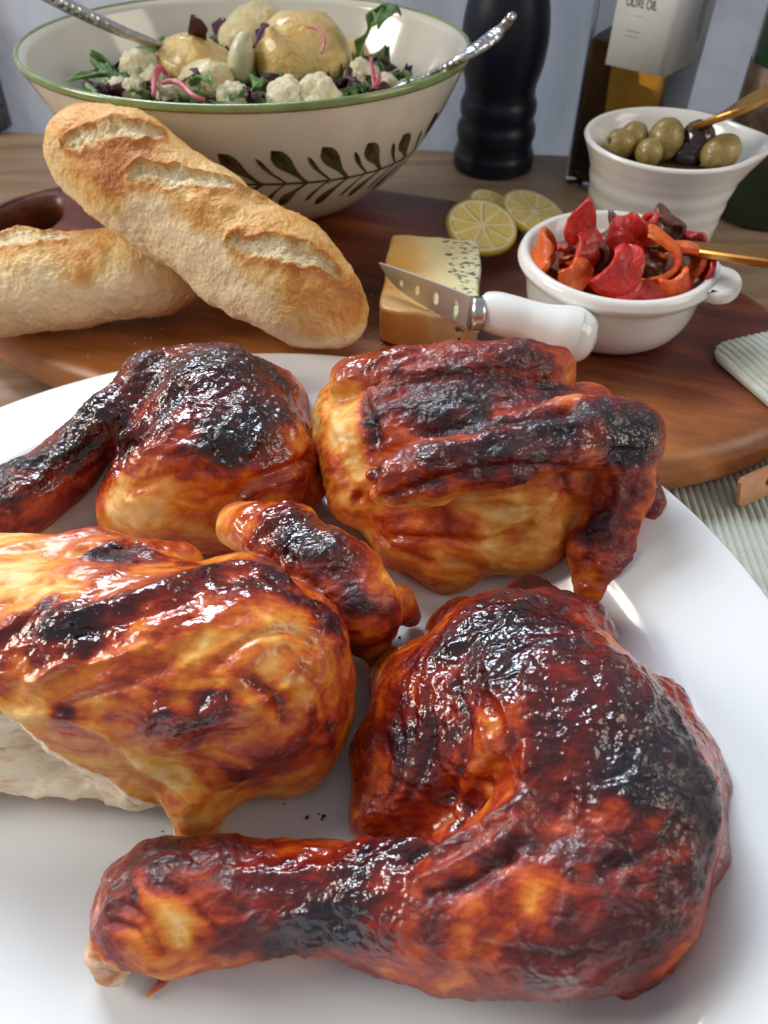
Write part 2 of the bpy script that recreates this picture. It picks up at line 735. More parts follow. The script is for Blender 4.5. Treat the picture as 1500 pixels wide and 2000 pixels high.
# ---------------------------------------------------------------- platter
PC, PRIM = np.array([-0.0588, 0.139]), 0.2165
M_PORC = simple('white_porcelain', (0.70, 0.725, 0.75), 0.16, coat=0.5, spec=0.5)
prof = [(0.0, PLATE_FLOOR)]
prof += [(r, PLATE_FLOOR) for r in np.linspace(0.02, 0.132, 8)]
prof += [tuple(p) for p in spline([(0.132, PLATE_FLOOR), (0.146, 0.0165), (0.158, 0.026), (0.168, 0.0375), (0.178, 0.0425), (0.196, 0.0452), (0.212, 0.0478), (0.2155, 0.0480)], 6)[1:]]
prof += [(0.2168, 0.0470), (0.2160, 0.0458), (0.205, 0.0432), (0.180, 0.0392), (0.172, 0.0362)]
prof += [tuple(p) for p in spline([(0.172, 0.0362), (0.162, 0.024), (0.150, 0.0130), (0.137, 0.0098), (0.128, 0.0095)], 4)[1:]]
prof += [(0.126, 0.0052), (0.121, 0.0052), (0.119, 0.0098), (0.0, 0.0098)]
v, f = lathe(prof, 180)
# shallow embossed sweep on the broad rim
rr = np.hypot(v[:, 0], v[:, 1])
an = np.arctan2(v[:, 1], v[:, 0])
m = sstep(0.172, 0.182, rr) * (1 - sstep(0.203, 0.211, rr)) * (v[:, 2] > 0.040)
v[:, 2] += m * 0.0004 * np.clip(np.sin(an * 10 + rr * 160), -0.3, 1)
platter = thing('platter', 'large round white porcelain platter with broad rim holding the chicken', 'platter', (PC[0], PC[1], 0))
mesh_obj('dish', v, f, M_PORC, platter)

# ---------------------------------------------------------------- ribbed napkin on the right end of the board
_n0 = P(1372, 682, BOARD_TOP + .001)
nap = thing('napkin', 'pale sage ribbed napkin corner lying on the right end of the board', 'napkin', (_n0[0], _n0[1], BOARD_TOP + .0004), rad(20))
slab('napkin_cloth', [(0.003, -0.062), (0.072, -0.062), (0.072, 0.0)] + [(0.016 - 0.016 * math.sin(a), -0.016 + 0.016 * math.cos(a)) for a in np.linspace(0, math.pi / 2, 9)] + [(0.0, -0.059), (0.001, -0.0612)], 0.0, 0.0030, 0.001, M_MATB, parent=nap)
rv, rf = [], []
for i in range(13):
    y = -0.0612 + 0.0606 * i / 12
    w = 0.55 + 0.45 * min(1, min(i, 12 - i) / 1.2)
    for k in range(5):
        a = math.pi * k / 4
        rv.append((0.00215 * w * math.cos(a), y, 0.0028 + 0.0017 * w * math.sin(a)))
for i in range(12):
    for k in range(4):
        rf.append((i * 5 + k, i * 5 + k + 1, (i + 1) * 5 + k + 1, (i + 1) * 5 + k))
rib1 = None
for i in range(15):
    if rib1 is None:
        rib1 = o = mesh_obj('rib', rv, rf, M_MAT, nap)
    else:
        o = rib1.copy()
        COL.objects.link(o)
        o.parent = nap
    x = 0.0026 + i * 0.0047
    e = max(0.0, 0.016 - math.sqrt(max(0.0, 0.016 ** 2 - (0.016 - min(x, 0.016)) ** 2)))      # rounded corner shortens the first ribs
    o.scale = (1, (0.0606 - e) / 0.0606, 1)
    o.location = (x, -0.0006 - e + 0.0006 * o.scale[1], 0)

# ================================================================== CHICKEN
def chicken_material(ang):
    t = NT('roast_chicken_skin')
    done = t.attr('done')
    meat = t.attr('meat')
    n1 = t.noise(95, 6, 0.64, dist=1.3, stretch=(0.38, 1.0, 0.8), rot=(0, 0, -ang))
    n2 = t.noise(330, 4, 0.58, dist=0.5, stretch=(0.55, 1.0, 0.9), rot=(0, 0, -ang))
    n3 = t.noise(900, 3, 0.6)
    d = t.math('ADD', done, t.math('MULTIPLY', t.math('SUBTRACT', n1, 0.5), 0.72))
    d = t.math('ADD', d, t.math('MULTIPLY', t.math('SUBTRACT', n2, 0.5), 0.26), clamp=True)
    skin = t.ramp(d, [(0.02, (0.80, 0.52, 0.22)), (0.14, (0.74, 0.36, 0.065)), (0.28, (0.62, 0.175, 0.012)), (0.41, (0.44, 0.058, 0.005)),
                      (0.54, (0.22, 0.013, 0.004)), (0.67, (0.09, 0.007, 0.007)), (0.80, (0.040, 0.006, 0.010)), (0.97, (0.010, 0.005, 0.010))])
    flesh = t.ramp(t.noise(160, 6, 0.7, stretch=(0.3, 2.5, 2.5), rot=(0, 0, 0.5)), [(0.30, (0.52, 0.27, 0.15)), (0.40, (0.78, 0.56, 0.36)), (0.52, (0.88, 0.74, 0.54)), (0.62, (0.84, 0.70, 0.52)), (0.74, (0.66, 0.42, 0.27))])
    mm = t.math('ADD', meat, t.math('MULTIPLY', t.math('SUBTRACT', n1, 0.5), 0.5), clamp=True)
    mf = t.ramp(mm, [(0.42, (0, 0, 0)), (0.56, (1, 1, 1))])
    t.l(t.mix(mf, skin, flesh), t.b.inputs['Base Color'])
    gloss = t.attr('gloss')
    rg = t.math('MULTIPLY_ADD', n2, 0.18, 0.10)
    rg = t.math('ADD', rg, t.math('MULTIPLY', t.math('SUBTRACT', 1.0, gloss), 0.45))
    rg = t.math('ADD', rg, t.math('MULTIPLY', mf, 0.15), clamp=True)
    t.l(rg, t.b.inputs['Roughness'])
    t.setb(Specular_IOR_Level=0.55, Coat_Roughness=0.08)
    t.l(t.math('MULTIPLY', gloss, 0.6), t.b.inputs['Coat Weight'])
    g1 = t.noise(160, 1.5, 0.5, dist=0.8, stretch=(0.6, 1.0, 1.0), rot=(0, 0, -ang))
    g2 = t.noise(600, 0.8, 0.5)
    h = t.math('ADD', t.math('MULTIPLY', g1, 1.0), t.math('MULTIPLY', g2, 0.22))
    b = t.bump(h, 1.0, 0.0034)
    rough_skin = t.ramp(d, [(0.26, (0.14, 0.14, 0.14)), (0.50, (0.42, 0.42, 0.42)), (0.72, (0.78, 0.78, 0.78))])
    t.l(rough_skin, b.node.inputs['Strength'])
    t.l(b, t.b.inputs['Coat Normal'])
    return t.m




KP = {'drumstick': .006, 'thigh': .006, 'wing': .0022, 'back_strip': .003, 'tenderloin': .003, 'joint': .003, 'knuckle': .003, 'strand': .002, 'skin_flap': .002, 'rib_end': .006, 'wing_tip': .003}


def S(px, py, z, r, part, sq=1.0, k=0.009):
    c, rr = PR(px, py, z, r)
    return dict(a=c, b=c, ra=rr, rb=rr, part=part, sq=sq, k=k, kp=KP.get(part, .005))


def K(p0, p1, part, sq=1.0, k=0.007, op=None):
    a, ra = PR(*p0)
    b, rb = PR(*p1)
    d = dict(a=a, b=b, ra=ra, rb=rb, part=part, sq=sq, k=k, kp=KP.get(part, .005))
    if op:
        d['op'] = op
    return d


def chain(pts, part, sq=1.0, k=0.007):
    return [K(pts[i], pts[i + 1], part, sq, k) for i in range(len(pts) - 1)]


def chicken(name, label, group, prims, base_done, spots, dull=(), meat_fn=None, parts=(), seed=1, h=0.00110, relief=1.0, streak=None, top=0.30, lines=()):
    v, q = implicit(prims, h, PLATE_FLOOR + 0.0004)
    v = smooth_verts(v, q, 2)
    n0 = vnormals(v, q)
    fl = sstep(PLATE_FLOOR + 0.001, PLATE_FLOOR + 0.006, v[:, 2])
    pp = v.copy()
    if streak is not None:                       # stretch the wrinkles along the muscle
        s = np.asarray(streak, float)
        s /= np.linalg.norm(s)
        pp = v - 0.6 * np.outer(v @ s, s)
    lump = fbm(pp * 55, 3, seed)
    wr = ridged(pp * 120 + 0.6 * np.stack([lump] * 3, 1), 3, seed + 3)
    fine = fbm(v * 420, 3, seed + 5)
    fine2 = fbm(v * 900, 2, seed + 8)
    meat = meat_fn(v) if meat_fn else np.zeros(len(v))
    zt = v[:, 2].max()
    hgt = sstep(PLATE_FLOOR + 0.01, zt - 0.01, v[:, 2])
    crisp = base_done + top * (sstep(0.2, 0.95, n0[:, 2]) * 0.65 + hgt * 0.35 - 0.35) + 0.10 * lump
    warp = v + 0.011 * np.stack([fbm(v * 60, 3, seed + 31 + i) for i in range(3)], 1)
    for px, py, r, amt in spots:
        i = pick(v, px, py)
        rr = r * depth(v[i]) / FPX
        crisp = crisp + amt * np.exp(-1.1 * (((warp - v[i]) ** 2).sum(1) / rr ** 2) ** 1.15)
    crisp = sstep(0.30, 0.75, crisp)
    disp = (lump * 0.0019 + wr * (0.0007 + 0.0011 * crisp) + fine * (0.0001 + 0.0005 * crisp) + fine2 * (0.00003 + 0.0002 * crisp)) * relief
    if meat_fn:
        fib = fbm((v @ rotm(0, 0.3, -0.5).T) * np.array([45, 520, 520]), 3, seed + 12)
        disp = disp * (1 - 0.7 * meat) + meat * (fib * 0.0007 + 0.0022 * ridged((v @ rotm(0, 0.3, -0.5).T) * np.array([16, 75, 75]), 2, seed + 15))
    v = v + n0 * (disp * fl)[:, None]
    # folds, furrows and skin ridges along drawn lines
    ldone = np.zeros(len(v))
    for pts, r, amp, dn in lines:
        path = spline(pts, max(4, int(np.hypot(*(np.array(pts[0]) - pts[-1])) / 14 / max(1, len(pts) - 1)) + 2))
        pp3 = np.array([v[pick(v, x, y)] for x, y in path])
        for _ in range(3):
            pp3[1:-1] = .5 * pp3[1:-1] + .25 * (pp3[:-2] + pp3[2:])
        rr = r * depth(pp3.mean(0)) / FPX
        dm = np.full(len(v), 1e9)
        for i in range(len(pp3) - 1):
            a, b = pp3[i], pp3[i + 1]
            ab = b - a
            tt = np.clip(((v - a) @ ab) / max(ab @ ab, 1e-12), 0, 1)
            dm = np.minimum(dm, np.linalg.norm(v - a - tt[:, None] * ab, axis=1))
        dm = dm * (1 + .35 * fbm(v * 140, 2, seed + 60))
        g = np.exp(-(dm / rr) ** 2)
        v = v + n0 * (amp * .001 * g)[:, None]
        ldone += dn * np.exp(-(dm / (rr * 1.5)) ** 2)
    v = smooth_verts(v, q, 1, .35)
    n = vnormals(v, q)
    # how brown each place is: ridges and upward faces caught the grill
    zt = v[:, 2].max()
    hgt = sstep(PLATE_FLOOR + 0.01, zt - 0.01, v[:, 2])
    done = base_done + top * (sstep(0.2, 0.95, n0[:, 2]) * 0.65 + hgt * 0.35 - 0.35)
    done = done + 0.16 * fbm(pp * 42, 3, seed + 21) + 0.07 * wr + 0.05 * lump + ldone
    gloss = np.full(len(v), 1.0)
    warp = v + 0.011 * np.stack([fbm(v * 60, 3, seed + 31 + i) for i in range(3)], 1)
    for px, py, r, amt in spots:
        i = pick(v, px, py)
        rr = r * depth(v[i]) / FPX
        amt = amt * .82 if amt > 0 else amt
        done = done + amt * np.exp(-1.1 * (((warp - v[i]) ** 2).sum(1) / rr ** 2) ** 1.15)
    for px, py, r, amt in dull:
        i = pick(v, px, py)
        rr = r * depth(v[i]) / FPX
        gloss = gloss - amt * np.exp(-1.1 * (((warp - v[i]) ** 2).sum(1) / rr ** 2) ** 1.15)
    gloss = gloss * (.30 + .70 * sstep(-.55, .35, fbm(pp * 34, 4, seed + 81))) * (.50 + .50 * sstep(.22, .5, done))     # dry and greasy patches
    gloss = np.clip(gloss - .75 * meat, 0, 1) * (0.45 + 0.55 * sstep(-0.2, 0.5, n0[:, 2]))
    done = np.clip(done, 0, 1)
    # split into the pieces one names on a chicken
    dd = {}
    for pr in prims:
        if pr.get('op'):
            continue
        di = prim_d(v.astype(np.float32), pr)
        dd[pr['part']] = np.minimum(dd.get(pr['part'], 1e9), di)
    names = list(dd)
    M_CHICK = chicken_material(math.atan2(streak[1], streak[0]))
    lab = np.argmin(np.stack([dd[k] for k in names]), 0)
    for nm, dv in (('knuckle', .27), ('skin_flap', .16), ('strand', .3)):
        if nm in names:                          # bare ends stay pale
            w = 1 - sstep(0, .003, dd[nm] - np.min([dd[k] for k in names if k != nm], 0))
            done = done * (1 - w) + w * (dv + .16 * fbm(v * 160, 3, seed + 71))
            gloss = gloss * (1 - .7 * w)
            if nm == 'knuckle':
                meat = np.maximum(meat, .47 * w)
                v = v + n * (w * .0012 * ridged(v * 260, 2, seed + 73))[:, None]
    if meat_fn:
        names.append('cut_meat')
        lab = np.where(meat > 0.5, len(names) - 1, lab)
    fl_lab = np.sort(lab[q], 1)[:, 1]
    loc = np.array([v[:, 0].mean(), v[:, 1].mean(), PLATE_FLOOR])
    root = thing(name, label, 'chicken', tuple(loc), 0, group)
    for i, nm in enumerate(names):
        keep = fl_lab == i
        if keep.sum() < 20:
            continue
        sv, sq_, (sn, sd, sm, sg) = subset(v, q, keep, [n, done, meat, gloss])
        mesh_obj(nm, sv, sq_, M_CHICK, root, loc, normals=sn, attrs=dict(done=sd, meat=sm, gloss=sg))
    return root


# --- front leg quarter (thigh right, drumstick pointing left)
T, D = 'thigh', 'drumstick'
legA = chain([(282, 1782, .030, 84), (330, 1775, .031, 104), (450, 1752, .031, 98), (560, 1745, .030, 92), (660, 1755, .032, 98), (780, 1764, .036, 120),
              (920, 1755, .040, 152), (1080, 1745, .044, 168), (1200, 1715, .045, 172)], D)
legA += [S(300, 1725, .030, 62, D), S(238, 1722, .027, 34, D, k=.004), S(222, 1790, .026, 32, D, k=.004), S(252, 1765, .026, 46, D), S(1220, 1845, .030, 72, D), S(1330, 1770, .028, 62, D), S(1236, 1925, .022, 30, D, k=.006),
         K((820, 1690, .045, 60), (1010, 1600, .062, 70), D, k=.006)]
legA += [K((252, 1828, .027, 42), (214, 1866, .024, 36), 'knuckle', k=.003), S(228, 1884, .020, 26, 'knuckle', k=.003), S(198, 1850, .022, 22, 'knuckle', k=.003)]
legA += [K((345, 1890, .019, 13), (315, 1920, .017, 8), 'strand', k=.002), K((315, 1920, .017, 8), (285, 1948, .0160, 6), 'strand', k=.002)]
legA += [S(1195, 1570, .048, 205, T), S(1085, 1440, .050, 220, T), S(1000, 1330, .045, 175, T), S(1090, 1270, .040, 120, T), S(1040, 1190, .032, 62, T),
         S(1240, 1410, .040, 110, T), S(890, 1400, .036, 165, T), S(830, 1530, .028, 118, T), S(760, 1480, .026, 80, T), S(740, 1590, .022, 60, T), S(800, 1330, .030, 70, T),
         S(900, 1240, .028, 70, T), S(1300, 1500, .040, 105, T), S(1362, 1560, .030, 52, T), S(1330, 1650, .036, 85, T)]
legA += [K((1438, 1590, .022, 30), (1462, 1665, .019, 34), 'skin_flap', k=.002), S(1472, 1690, .0175, 24, 'skin_flap', k=.003)]
legA += [K((765, 1672, .034, 46), (945, 1535, .068, 30), D, k=.010, op='sub')]
chicken('chicken_leg_quarter', 'roast chicken leg quarter in front, drumstick pointing left, wide charred thigh at right', 'roast chicken pieces',
        legA, 0.475,
        [(1370, 1500, 130, .34), (1390, 1620, 110, .32), (1330, 1410, 80, .28), (930, 1250, 90, .30), (1000, 1200, 55, .28), (760, 1440, 60, .34), (640, 1740, 80, .34), (540, 1780, 80, .30),
         (700, 1700, 60, .3), (600, 1830, 80, .25), (1150, 1790, 120, -.18), (1070, 1775, 75, -.26), (1190, 1640, 55, -.26), (880, 1760, 100, -.20), (1000, 1820, 80, -.1), (930, 1545, 36, -.40), (890, 1420, 50, -.16),
         (1130, 1290, 50, -.2), (1200, 1240, 60, -.12), (310, 1800, 120, -.20), (265, 1740, 60, -.08), (235, 1835, 60, -.08), (420, 1700, 70, .06), (380, 1850, 60, -.2), (285, 1690, 24, .45),
         (750, 1590, 90, -.12), (830, 1590, 40, -.1), (1330, 1700, 120, .25), (1300, 1880, 120, .20), (1050, 1920, 150, .08), (1080, 1500, 90, .06), (1010, 1420, 90, -.02), (860, 1620, 40, .35),
         (1450, 1620, 60, -.50), (1455, 1670, 50, -.45), (960, 1640, 60, -.1), (1240, 1480, 70, .15), (1290, 1440, 200, .15), (1300, 1850, 150, .12), (800, 1480, 110, .12)],
        dull=[(1370, 1520, 140, .6), (1390, 1640, 120, .6), (300, 1780, 150, .95), (430, 1760, 110, .8), (220, 1860, 90, 1.0), (1280, 1880, 160, .7), (760, 1570, 110, .5), (560, 1820, 110, .5)],
        lines=[([(800, 1655), (865, 1608), (938, 1540)], 15, -4.0, .10), ([(938, 1540), (970, 1490), (1010, 1430)], 14, -2.0, .0), ([(830, 1738), (905, 1718), (1000, 1660)], 10, -2.6, .22), ([(812, 1706), (900, 1672), (1000, 1606)], 15, 2.0, .12),
               ([(850, 1652), (930, 1606), (1010, 1552)], 13, 2.0, .16), ([(880, 1330), (905, 1440), (868, 1560)], 8, -1.3, .12), ([(825, 1350), (835, 1450), (790, 1565)], 8, -1.3, .12), ([(770, 1400), (775, 1490), (740, 1580)], 7, -1.1, .1),
               ([(945, 1320), (1000, 1420), (1015, 1500)], 9, 1.5, -.06), ([(1040, 1260), (1080, 1360), (1090, 1460)], 9, -1.1, .06), ([(1120, 1250), (1180, 1350), (1200, 1460)], 9, -1.0, .06), ([(470, 1692), (560, 1700), (650, 1690)], 12, 1.6, .05),
               ([(232, 1752), (290, 1800), (330, 1862)], 8, -1.8, .14), ([(262, 1712), (330, 1770), (372, 1850)], 9, 1.6, -.10), ([(290, 1690), (370, 1745), (420, 1830)], 8, -1.4, .14), ([(210, 1790), (260, 1815), (300, 1875)], 7, -1.6, .1),
               ([(1180, 1700), (1260, 1660), (1330, 1590)], 10, -1.4, .08), ([(940, 1850), (1060, 1870), (1180, 1860)], 9, -1.2, .08), ([(880, 1250), (960, 1215), (1040, 1160)], 12, 1.6, .08)],
        seed=11, streak=(0.5, 0.85, 0), top=.16, relief=.78)

# --- left breast with its wing (front left)
B, W = 'breast', 'wing'
brB = [S(480, 1320, .050, 205, B), S(340, 1300, .054, 205, B), S(200, 1290, .052, 200, B), S(60, 1280, .048, 200, B), S(-80, 1270, .044, 190, B),
       S(590, 1390, .040, 100, B), S(560, 1460, .030, 90, B), S(420, 1470, .036, 100, B), S(470, 1160, .062, 80, B), S(300, 1180, .060, 75, B), S(560, 1230, .052, 80, B)]
brB += chain([(-60, 1130, .060, 95), (60, 1125, .060, 80), (190, 1105, .062, 68), (300, 1115, .058, 52), (350, 1105, .056, 40)], 'tenderloin', k=.004)
brB += [K((390, 1560, .030, 60), (385, 1610, .020, 48), 'rib_end', k=.006)]
brB += chain([(470, 1022, .050, 48), (560, 1058, .054, 66), (650, 1122, .053, 78), (700, 1175, .048, 74)], W, k=.006) + [K((715, 1215, .040, 56), (735, 1290, .022, 24), W, k=.006), S(690, 1180, .034, 66, W), S(600, 1110, .034, 70, W)]
brB += [K((770, 1180, .034, 34), (800, 1205, .022, 20), W, k=.004)]
brB += [S(60, 1420, .036, 120, B), S(-70, 1420, .036, 130, B), S(170, 1440, .036, 105, B), S(270, 1490, .030, 85, B)]
_o = P(100, 1432, .055)
_n = np.cross(P(300, 1606, .015) - _o, P(0, 1592, .015) - _o)
_n /= np.linalg.norm(_n) * (1 if _n[1] < 0 else -1)
_o2 = P(190, 1455, .046)
_n2 = np.cross(P(388, 1596, .016) - _o2, np.array([.35, .93, -.12]))
_n2 /= np.linalg.norm(_n2) * (-1 if _n2[2] > 0 else 1)


brB += [dict(op='plane', o=_o, n=_n, o2=_o2, n2=_n2, wob=.005, wf=45, k=.0015)]


def meatB(v):
    d = (v - _o) @ _n + .005 * fbm(v * 45.0, 3, 91)
    d = np.minimum(d, (v - _o2) @ _n2)
    return sstep(-0.0036, -0.0018, d) * (v[:, 2] < .066)


chicken('chicken_breast_quarter', 'roast chicken breast with wing at left, cut side showing white meat', 'roast chicken pieces',
        brB, 0.235,
        [(500, 1110, 90, .45), (590, 1170, 60, .40), (400, 1130, 70, .30), (200, 1060, 70, .75), (170, 1090, 45, .5), (280, 1075, 40, .40), (110, 1200, 45, .55), (180, 1185, 55, .35), (60, 1250, 60, .32), (0, 1280, 70, .3),
         (340, 1420, 60, .38), (300, 1450, 50, .25), (400, 1390, 50, .30), (430, 1470, 70, .18), (470, 1220, 60, .25), (330, 1200, 60, .16), (280, 1260, 50, .1), (120, 1390, 42, .40), (150, 1420, 30, .3),
         (600, 1420, 60, .28), (560, 1500, 90, .30), (460, 1500, 60, .22), (640, 1480, 60, .25), (620, 1330, 40, -.14), (440, 1270, 60, -.30), (520, 1235, 70, -.32), (380, 1330, 50, -.18), (30, 1120, 70, -.28), (100, 1150, 60, -.22),
         (320, 1090, 40, -.14), (220, 1350, 90, -.10), (80, 1340, 90, -.10), (570, 1300, 40, -.1), (540, 1340, 34, .22), (640, 1400, 30, .25),
         (560, 1050, 90, .42), (660, 1110, 80, .45), (700, 1170, 50, .35), (710, 1240, 80, .38), (650, 1180, 60, .3), (470, 1010, 50, .25), (745, 1280, 50, .35), (760, 1180, 50, .3), (800, 1200, 40, .2), (400, 1600, 60, .1), (660, 1210, 50, .35)],  # wing's front-lower spots: char plus its shadow, darkened into the skin colour
        dull=[(500, 1500, 130, .6), (400, 1600, 80, .9), (700, 1250, 80, .7), (520, 1240, 60, .3), (30, 1120, 80, .3)],
        lines=[([(90, 1212), (180, 1186), (260, 1160), (360, 1122), (470, 1096), (560, 1122)], 20, 3.2, .22), ([(110, 1240), (200, 1215), (290, 1190), (380, 1160)], 10, -1.6, .02), ([(430, 1292), (500, 1232), (580, 1226), (622, 1262)], 9, -1.6, .06),
               ([(500, 1330), (545, 1352), (565, 1405)], 8, -2.0, .22), ([(470, 1380), (520, 1370), (570, 1340)], 8, 1.6, -.12), ([(40, 1340), (150, 1300), (280, 1250)], 9, 1.2, -.05), ([(120, 1390), (220, 1340), (330, 1290)], 9, -1.2, .04),
               ([(0, 1400), (100, 1408), (195, 1440), (300, 1520), (375, 1578)], 10, 1.4, -.1), ([(240, 1440), (330, 1400), (420, 1390)], 16, 1.6, .10), ([(300, 1500), (400, 1450), (480, 1440)], 9, -1.3, .06), ([(560, 1260), (630, 1330), (660, 1420)], 9, -1.0, .06),
               ([(150, 1095), (230, 1055), (300, 1075)], 16, 2.2, .1), ([(0, 1130), (90, 1125), (180, 1135)], 8, -1.3, .05), ([(0, 1165), (90, 1160), (190, 1150)], 8, -1.3, .05)],
        meat_fn=meatB, seed=23, streak=(0.75, 0.55, 0), top=.14)

# --- leg quarter behind it (drumstick leaving the frame at left)
legC = [S(430, 830, .050, 142, T), S(380, 900, .048, 140, T), S(480, 900, .046, 135, T), S(330, 960, .038, 118, T), S(430, 990, .032, 90, T), S(280, 1000, .030, 82, T), S(520, 790, .046, 76, T),
        S(550, 860, .040, 66, T), S(430, 740, .056, 70, T), S(360, 760, .056, 58, T), S(575, 930, .030, 44, T)]
legC += [K((520, 975, .036, 52), (585, 950, .034, 46), 'joint', k=.004)]
legC += chain([(390, 715, .066, 48), (300, 748, .064, 54), (215, 822, .056, 50), (140, 890, .046, 54), (60, 955, .040, 62), (-40, 1010, .036, 66), (-150, 1060, .032, 56)], D, k=.006)
legC += [K((120, 950, .030, 48), (20, 1020, .026, 50), D), K((345, 745, .088, 14), (228, 900, .060, 20), T, op='sub', k=.008)]
chicken('chicken_leg_quarter', 'roast chicken leg quarter at the back left, drumstick running off to the left', 'roast chicken pieces',
        legC, 0.47,
        [(490, 790, 70, .40), (450, 850, 55, .40), (540, 740, 60, .30), (400, 690, 70, .28), (320, 700, 50, .25), (520, 700, 50, .3), (120, 870, 60, .34), (60, 920, 60, .32), (170, 830, 50, .3), (0, 960, 70, .3),
         (280, 770, 40, -.12), (260, 900, 90, -.06), (330, 960, 70, -.10), (350, 990, 60, -.22), (250, 990, 70, -.24), (300, 1040, 80, -.20), (420, 1020, 60, -.16), (220, 1010, 50, -.1), (500, 940, 60, -.18), (560, 960, 50, .05),
         (150, 930, 40, -.15), (60, 1010, 60, -.16), (400, 920, 40, -.2), (600, 860, 50, -.15), (330, 780, 60, .12), (380, 810, 60, .08)],
        lines=[([(350, 748), (290, 812), (224, 892)], 14, -4.0, .12), ([(618, 895), (545, 930), (475, 968), (425, 1018)], 11, -3.0, .0), ([(600, 935), (530, 955), (480, 985)], 13, 2.0, .1), ([(440, 790), (420, 850), (460, 900)], 9, -1.8, .1),
               ([(500, 760), (520, 830), (500, 890)], 9, 1.6, .08), ([(240, 960), (320, 940), (410, 930)], 9, -1.2, .05), ([(270, 880), (350, 860), (420, 870)], 9, 1.2, .04), ([(40, 960), (120, 890), (200, 820)], 9, 1.4, .05), ([(30, 1000), (120, 935), (190, 870)], 8, -1.4, .06)],
        seed=37, streak=(0.6, 0.7, 0), top=.22)

# --- right breast with folded wing at the back
brD = [S(900, 900, .052, 168, B), S(790, 880, .052, 140, B), S(1010, 910, .050, 160, B), S(1090, 900, .046, 140, B), S(700, 860, .050, 92, B), S(720, 950, .044, 85, B), S(900, 1030, .034, 105, B), S(1020, 1030, .034, 95, B),
       S(800, 1040, .032, 80, B), S(870, 1110, .022, 50, B), S(680, 800, .056, 62, B), S(1150, 800, .060, 52, B)]
brD += chain([(690, 745, .076, 48), (780, 745, .078, 62), (900, 745, .080, 66), (1020, 738, .080, 62), (1075, 725, .078, 50)], 'back_strip', k=.005)
brD += chain([(755, 950, .072, 52), (850, 915, .080, 60), (980, 880, .084, 66), (1110, 850, .084, 66), (1215, 850, .078, 66)], W, k=.005)
brD += chain([(1225, 870, .074, 60), (1210, 960, .056, 58), (1170, 1070, .040, 52), (1160, 1150, .026, 34), (1168, 1195, .020, 16)], W, k=.006)
brD += chain([(1240, 925, .052, 38), (1264, 985, .044, 32), (1276, 1032, .040, 18)], 'wing_tip', k=.004) + chain([(1205, 1055, .034, 36), (1232, 1070, .032, 28), (1254, 1078, .031, 13)], 'wing_tip', k=.004)
brD += [K((850, 825, .098, 24), (1130, 785, .100, 22), B, op='sub', k=.008), K((640, 900, .07, 26), (740, 1010, .06, 20), B, op='sub', k=.01)]
chicken('chicken_breast_quarter', 'roast chicken breast at the back right with its wing folded along the side', 'roast chicken pieces',
        brD, 0.34,
        [(850, 770, 70, .42), (950, 760, 70, .46), (1050, 720, 60, .38), (1080, 760, 50, .35), (900, 820, 50, .35), (760, 780, 50, .22), (700, 720, 60, -.02), (740, 800, 34, .25), (1240, 830, 70, .45), (1260, 880, 50, .4),
         (1180, 840, 60, .32), (1100, 900, 60, .40), (1070, 860, 50, .28), (950, 890, 60, .32), (860, 910, 50, .35), (780, 950, 50, .36), (1000, 850, 60, .25), (640, 820, 60, -.22), (670, 880, 60, -.24), (700, 960, 40, -.2),
         (860, 980, 60, -.12), (780, 1010, 60, -.08), (920, 990, 50, -.16), (1030, 1030, 70, -.14), (980, 1050, 60, -.14), (960, 1000, 40, .22), (1080, 990, 50, .1), (1150, 760, 50, -.20), (1190, 790, 40, .2), (1180, 1000, 80, .20),
         (1150, 1100, 60, .18), (1250, 990, 40, .1), (1190, 1140, 40, .22), (1240, 1070, 40, .25), (850, 1090, 60, -.05), (830, 860, 40, -.1), (1230, 930, 60, .12)],
        dull=[(900, 1040, 170, .7), (1180, 1050, 120, .8), (1040, 1000, 90, .4), (660, 860, 100, .75), (1260, 990, 60, .9)],
        lines=[([(702, 775), (722, 850), (716, 930), (692, 985)], 12, -3.2, .20), ([(820, 842), (900, 822), (1000, 802), (1110, 790)], 16, -4.0, .18), ([(742, 985), (820, 962), (920, 932), (1040, 922), (1120, 932)], 10, -2.8, .08), ([(760, 1050), (850, 1062), (950, 1070), (1040, 1040)], 10, -2.2, .06),
               ([(1110, 940), (1130, 1020), (1140, 1100)], 10, -2.4, .08), ([(1200, 940), (1195, 1030), (1180, 1120)], 8, 1.6, .06), ([(830, 1000), (920, 985), (1010, 985)], 9, 1.3, -.05), ([(760, 720), (860, 712), (960, 708)], 10, 1.6, .05), ([(640, 800), (660, 880), (690, 950)], 9, 1.2, -.05),
               ([(900, 880), (1000, 850), (1100, 835)], 9, -1.2, .08), ([(1180, 880), (1240, 900), (1270, 880)], 9, -1.4, .06), ([(700, 1020), (760, 1080), (830, 1110)], 9, -1.6, .05)],
        seed=53, streak=(0.9, 0.2, 0), top=.26)

